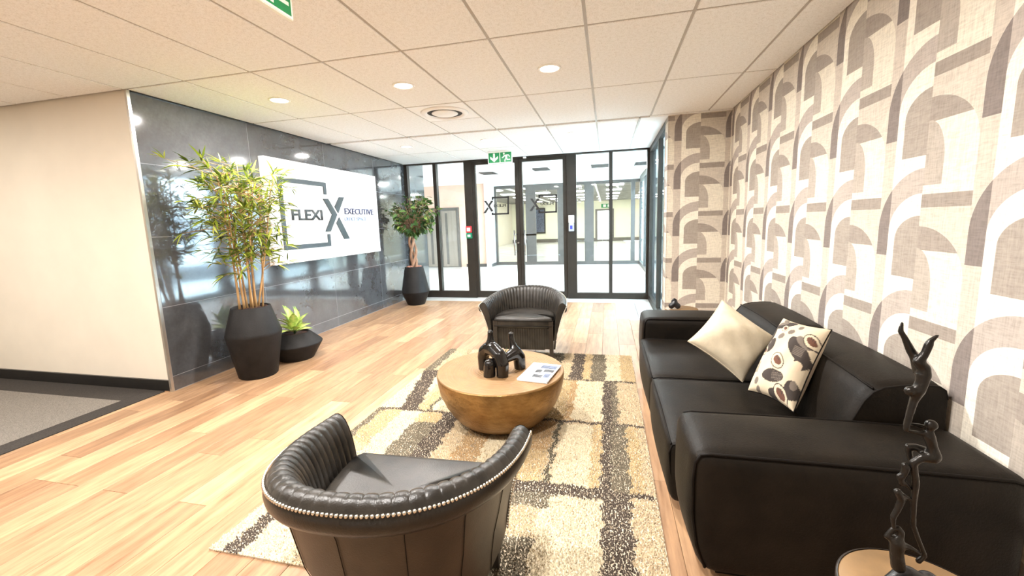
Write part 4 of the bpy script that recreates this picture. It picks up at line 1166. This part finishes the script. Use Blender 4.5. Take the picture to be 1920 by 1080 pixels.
# third figure: seated, arms held out
fig([[((1746, 797), .0115)], [((1744, 806), .006), ((1742, 818), .011), ((1748, 838), .0095), ((1752, 856), .0125)],
     [((1742, 814), .007), ((1724, 812), .0045), ((1703, 808), .004)], [((1744, 808, .015), .006), ((1728, 803, .015), .0045), ((1706, 799, .012), .004)],
     [((1750, 858), .0125), ((1728, 858), .009), ((1712, 868), .0075), ((1716, 905), .008), ((1713, 940), .006), ((1712, 985), .0055), ((1722, 1012), .005), ((1734, 1042), .005), ((1722, 1052), .006)],
     [((1750, 856, .016), .011), ((1730, 848, .02), .008), ((1714, 846, .02), .006), ((1722, 880, .02), .006)]])
# top figure: handstand with kicking legs
fig([[((1699, 805), .006), ((1705, 780), .0065), ((1714, 752), .007), ((1722, 733), .011)], [((1705, 803, .012), .005), ((1716, 770, .014), .006), ((1726, 736, .01), .009)], [((1706, 733), .0105)],
     [((1722, 733), .0115), ((1729, 716), .0115), ((1732, 702), .013)],
     [((1733, 704), .0125), ((1733, 690), .011), ((1722, 678), .010), ((1734, 664), .0075), ((1742, 645), .008), ((1744, 640), .006), ((1758, 629), .0035)],
     [((1732, 700, .012), .012), ((1728, 675, .02), .009), ((1720, 662, .02), .0085), ((1708, 637, .02), .006), ((1701, 626, .02), .0055), ((1704, 610, .02), .0035)]])

# second side table behind the far sofa arm
s2 = tag(empty('side_table', (.86, 1.72, 0)), 'round side table mostly hidden behind the far sofa arm', 'side table')
lathe('table_top', [(.150, .428), (.158, .432), (.158, .446), (.154, .45), (.002, .45)], 'table_wood', s2, 48)
lathe('column', [(.03, .02), (.024, .06), (.024, .39), (.05, .428)], 'dark_wood', s2, 24); lathe('foot', [(.13, 0), (.135, .008), (.12, .02), (.03, .028)], 'dark_wood', s2, 32)
kn = tag(empty('knot_ornament', (.79, 1.70, .45)), 'small black knotted ornament peeking over the far sofa arm', 'ornament')
organic('knot', [[((-.03, 0, .03), .03), ((.0, 0, .06), .026), ((.03, 0, .03), .03)], [((-.028, 0, .05), .010), ((-.022, 0, .085), .010), ((-.005, 0, .10), .012), ((.012, 0, .09), .012), ((.012, 0, .06), .014)]], 'rock', kn, .005, 3)

# ------------------------------------------------------------------ planters and plants
def leafmesh(name, length, width, m, fold=.25, droop=.2, seg=4, paint=None):
    vs, fs = [], []
    for i in range(seg+1):
        t = i/seg; w = width*math.sin(PI*min(1, t**.75*.98+.02))*.5; z = -droop*length*t*t
        vs += [(-w, t*length, z+fold*w), (0, t*length, z), (w, t*length, z+fold*w)]
    for i in range(seg):
        a = i*3; fs += [(a, a+1, a+4, a+3), (a+1, a+2, a+5, a+4)]
    me = bpy.data.meshes.new(name); me.from_pydata(vs, [], fs); me.update(); me.materials.append(M[m])
    me.polygons.foreach_set('use_smooth', [True]*len(fs))
    return me, vs, fs
def orient(pos, d, roll=0.0, s=1.0):
    d = Vector(d).normalized(); up_ = Vector((0, 0, 1)) if abs(d.z) < .95 else Vector((1, 0, 0))
    x = d.cross(up_).normalized(); z = x.cross(d)
    m = Matrix((x, d, z)).transposed().to_4x4()
    return Matrix.Translation(pos) @ m @ Matrix.Rotation(roll, 4, 'Y') @ Matrix.Scale(s, 4)

# bamboo
BP = (-3.15, .49)
bp = tag(empty('bamboo_planter', (*BP, 0)), 'tall black faceted planter of bamboo against the tiled wall', 'potted plant')
lathe('pot', [(.158, 0), (.166, .008), (.233, .400), (.236, .415), (.230, .432), (.163, .668), (.158, .672), (.146, .668), (.142, .60)], 'planter', bp, 72)
lathe('soil', [(.145, .60), (.145, .645), (.08, .652), (.001, .655)], 'soil', bp, 40)
prng = random.Random(21)
for k in range(16):
    a, q = prng.uniform(0, 6.28), prng.uniform(.05, .13)
    lathe('wood_chip', [(.004, -.012), (.016, -.004), (.018, .004), (.006, .013)], 'soil', bp, 7, (q*math.cos(a), q*math.sin(a), .655))
leaf_me, lv, lf = leafmesh('bamboo_leaf', .115, .0155, 'bamboo_leaf', seg=3)
LM = []; WALLX = XL+.025-BP[0]
def add_leaf(store, pos, d, s=1.0, wall=None):
    tip = Vector(pos)+Vector(d).normalized()*.13*s
    if wall is not None and (tip.x < wall or pos[0] < wall or tip.x > .50): return
    store.append(orient(Vector(pos), d, prng.uniform(-.7, .7), s))
def cluster(pos, out, n):
    out = Vector(out).normalized()
    for k in range(n):
        d = out*prng.uniform(.5, 1.0)+Vector((prng.uniform(-1, 1), prng.uniform(-1, 1), prng.uniform(-.75, .55)))*.75
        add_leaf(LM, pos, d, prng.uniform(.7, 1.25), WALLX)
culms = []
for k in range(9):
    a = k*2.4; q = .03+.075*prng.random()
    b0 = Vector((q*math.cos(a), q*math.sin(a), .63)); top = Vector((.04+q*2.0*math.cos(a)+prng.uniform(-.12, .14), -.02+q*2.0*math.sin(a)+prng.uniform(-.10, .08), prng.uniform(1.55, 1.98)))
    midp = b0.lerp(top, .5)+Vector((prng.uniform(-.03, .03), prng.uniform(-.03, .03), 0))
    pts = [b0*(1-t)**2+midp*2*t*(1-t)+top*t*t for t in np.linspace(0, 1, 12)]
    r0 = prng.uniform(.008, .0115)
    tube('culm', pts, [r0*(1-.6*i/11) for i in range(12)], 'culm', bp, 8); culms.append(pts)
tw_v, tw_f = [], []
for pts in culms:
    for k in range(30):
        t = prng.uniform(.26, 1.0)**.9
        i = min(10, int(t*11)); p = pts[i].lerp(pts[i+1], t*11-i)
        if p.z < 1.08 and prng.random() < .55: continue
        a = prng.uniform(0, 6.28); L_ = prng.uniform(.08, .34)*(1.1 if p.z > 1.2 else .75)
        d = Vector((math.cos(a), math.sin(a), prng.uniform(-.1, .8)))
        e = p+d.normalized()*L_
        if e.x < WALLX+.03: e.x = WALLX+.03
        if e.z > 1.98: e.z = 1.96
        e.x = max(-.36, min(.40, e.x))
        v, f = tube_geo([p, p.lerp(e, .5)+Vector((0, 0, .02)), e], [.003, .0024, .0012], 5)
        o_ = len(tw_v); tw_v += v; tw_f += [tuple(q+o_ for q in g) for g in f]
        cluster(e, d, prng.randint(5, 8)); 
        if L_ > .15: cluster(p.lerp(e, .6), d, 3)
tag(pyd('twigs', tw_v, tw_f, 'culm', bp, True), kind='stuff')
prng.shuffle(LM)
# the leaves nearest the room first, as single leaves
LM.sort(key=lambda m: -(m.translation.x*.6-m.translation.y*.8)+prng.uniform(-.35, .35))
for m in LM[:300]:
    o = link(bpy.data.objects.new('leaf', leaf_me), bp); o.matrix_local = m
vs, fs = [], []
for m in LM[300:]:
    o_ = len(vs); vs += [m @ Vector(v) for v in lv]; fs += [tuple(q+o_ for q in f) for f in lf]
if vs: tag(pyd('foliage', vs, fs, 'bamboo_mass', bp, True), kind='stuff')
NB = len(LM)

# low planter
LP = (-3.14, .985)
lp = tag(empty('low_planter', (*LP, 0)), 'low black angular bowl with variegated leafy plant beside the bamboo', 'potted plant')
lathe('bowl', [(.165, 0), (.172, .006), (.262, .160), (.266, .170), (.260, .180), (.150, .285), (.143, .288), (.130, .282), (.125, .25)], 'planter', lp, 64)
lathe('soil', [(.128, .25), (.128, .268), (.001, .272)], 'soil', lp, 32)
vme, vv, vf = leafmesh('leaf', .20, .085, 'varieg', .35, .25, 8)
def lcol(i):
    k_ = i//3; t = k_/8; mid_ = (i % 3 == 1)
    return (.72, .78, .28) if mid_ and t < .85 else ((.20, .36, .05) if (k_ % 2) else (.44, .58, .13))
a_ = vme.color_attributes.new('Col', 'FLOAT_COLOR', 'POINT')
a_.data.foreach_set('color', np.array([(*lcol(i), 1) for i in range(len(vv))], np.float32).ravel())
lr = random.Random(5)
for k in range(26):
    a = k*2.399; tl = .15+.85*(1-(k/26)); base = Vector((.02*math.cos(a), .02*math.sin(a), .285+.11*(k/26)))
    d = Vector((math.cos(a)*tl, math.sin(a)*tl, .35+.75*(1-tl)+lr.uniform(0, .25)))
    if base.x+d.normalized().x*.2 < XL+.02-LP[0]: continue
    o = link(bpy.data.objects.new('leaf', vme), lp); o.matrix_local = orient(base, d, lr.uniform(-.3, .3), lr.uniform(.75, 1.1))
tube('stem', [(0, 0, .26), (.005, 0, .40)], [.012, .006], 'ficus_leaf', lp, 8)

# ficus tree
FP = (-3.17, 3.93)
ft = tag(empty('ficus_tree', (*FP, 0)), 'small round-headed tree with twisted trunk in dark faceted planter', 'potted plant')
lathe('pot', [(.145, 0), (.152, .006), (.238, .222), (.241, .230), (.238, .240), (.160, .668), (.156, .672), (.146, .668), (.142, .62)], 'planter', ft, 64)
lathe('soil', [(.145, .61), (.145, .650), (.001, .655)], 'soil', ft, 32)
fr_ = random.Random(11)
for k in range(14):
    a, q = fr_.uniform(0, 6.28), fr_.uniform(.06, .125)
    lathe('bark_chip', [(.004, -.014), (.022, -.005), (.024, .006), (.006, .018)], 'pebble', ft, 7, (q*math.cos(a), q*math.sin(a), .665))
for k in range(3):
    pts = []
    for i in range(16):
        t = i/15; a = k*2.09+t*5.2; q = .034*(1-.2*t)+(.02*math.sin(PI*t)); pts.append((q*math.cos(a)+.01*math.sin(t*6), q*math.sin(a), .64+.66*t))
    tube('trunk', pts, [.026-.008*i/15 for i in range(16)], 'bark', ft, 9)
fl_me, fv, ff = leafmesh('leaf', .088, .044, 'ficus_leaf', .3, .25, 4)
FL_ = []; wallf = XL+.02-FP[0]
cc_ = Vector((.06, -.03, 1.56))
bv, bf = [], []
for k in range(120):
    u_ = fr_.uniform(-1, 1); a = fr_.uniform(0, 6.28); s_ = math.sqrt(1-u_*u_)
    d = Vector((s_*math.cos(a), s_*math.sin(a), u_*.95))
    e = cc_+Vector((d.x*.42, d.y*.40, d.z*.37))*fr_.uniform(.72, 1.05)
    if e.x < wallf+.04: e.x = wallf+.04+fr_.uniform(0, .05)
    p0 = Vector((fr_.uniform(-.03, .03), fr_.uniform(-.03, .03), fr_.uniform(1.22, 1.36)))
    v, f = tube_geo([p0, p0.lerp(e, .5)+Vector((0, 0, .03)), e], [.006, .004, .002], 5); o_ = len(bv); bv += v; bf += [tuple(q+o_ for q in g) for g in f]
    for j in range(6):
        t = 1-.11*j; pos = p0.lerp(e, t)+Vector((0, 0, .03*4*t*(1-t)*.5))
        dd = d*.7+Vector((fr_.uniform(-1, 1), fr_.uniform(-1, 1), fr_.uniform(-.9, .5)))
        tip = pos+dd.normalized()*.11
        if tip.x < wallf: dd.x = abs(dd.x)
        FL_.append(orient(pos, dd, fr_.uniform(-.8, .8), fr_.uniform(.85, 1.35)))
tag(pyd('branches', bv, bf, 'bark', ft, True), kind='stuff')
FL_.sort(key=lambda m: m.translation.y-m.translation.x*.4+fr_.uniform(-.2, .2))
for m in FL_[:300]:
    o = link(bpy.data.objects.new('leaf', fl_me), ft); o.matrix_local = m
vs, fs = [], []
for m in FL_[300:]:
    o_ = len(vs); vs += [m @ Vector(v) for v in fv]; fs += [tuple(q+o_ for q in f) for f in ff]
if vs: tag(pyd('foliage', vs, fs, 'ficus_mass', ft, True), kind='stuff')

print('BAMBOO LEAVES', NB, 'FICUS', len(FL_), 'PILLOW', PILLOW_DEBUG, 'P2', A2, B2, T2, ex.length*2, ey.length*2)
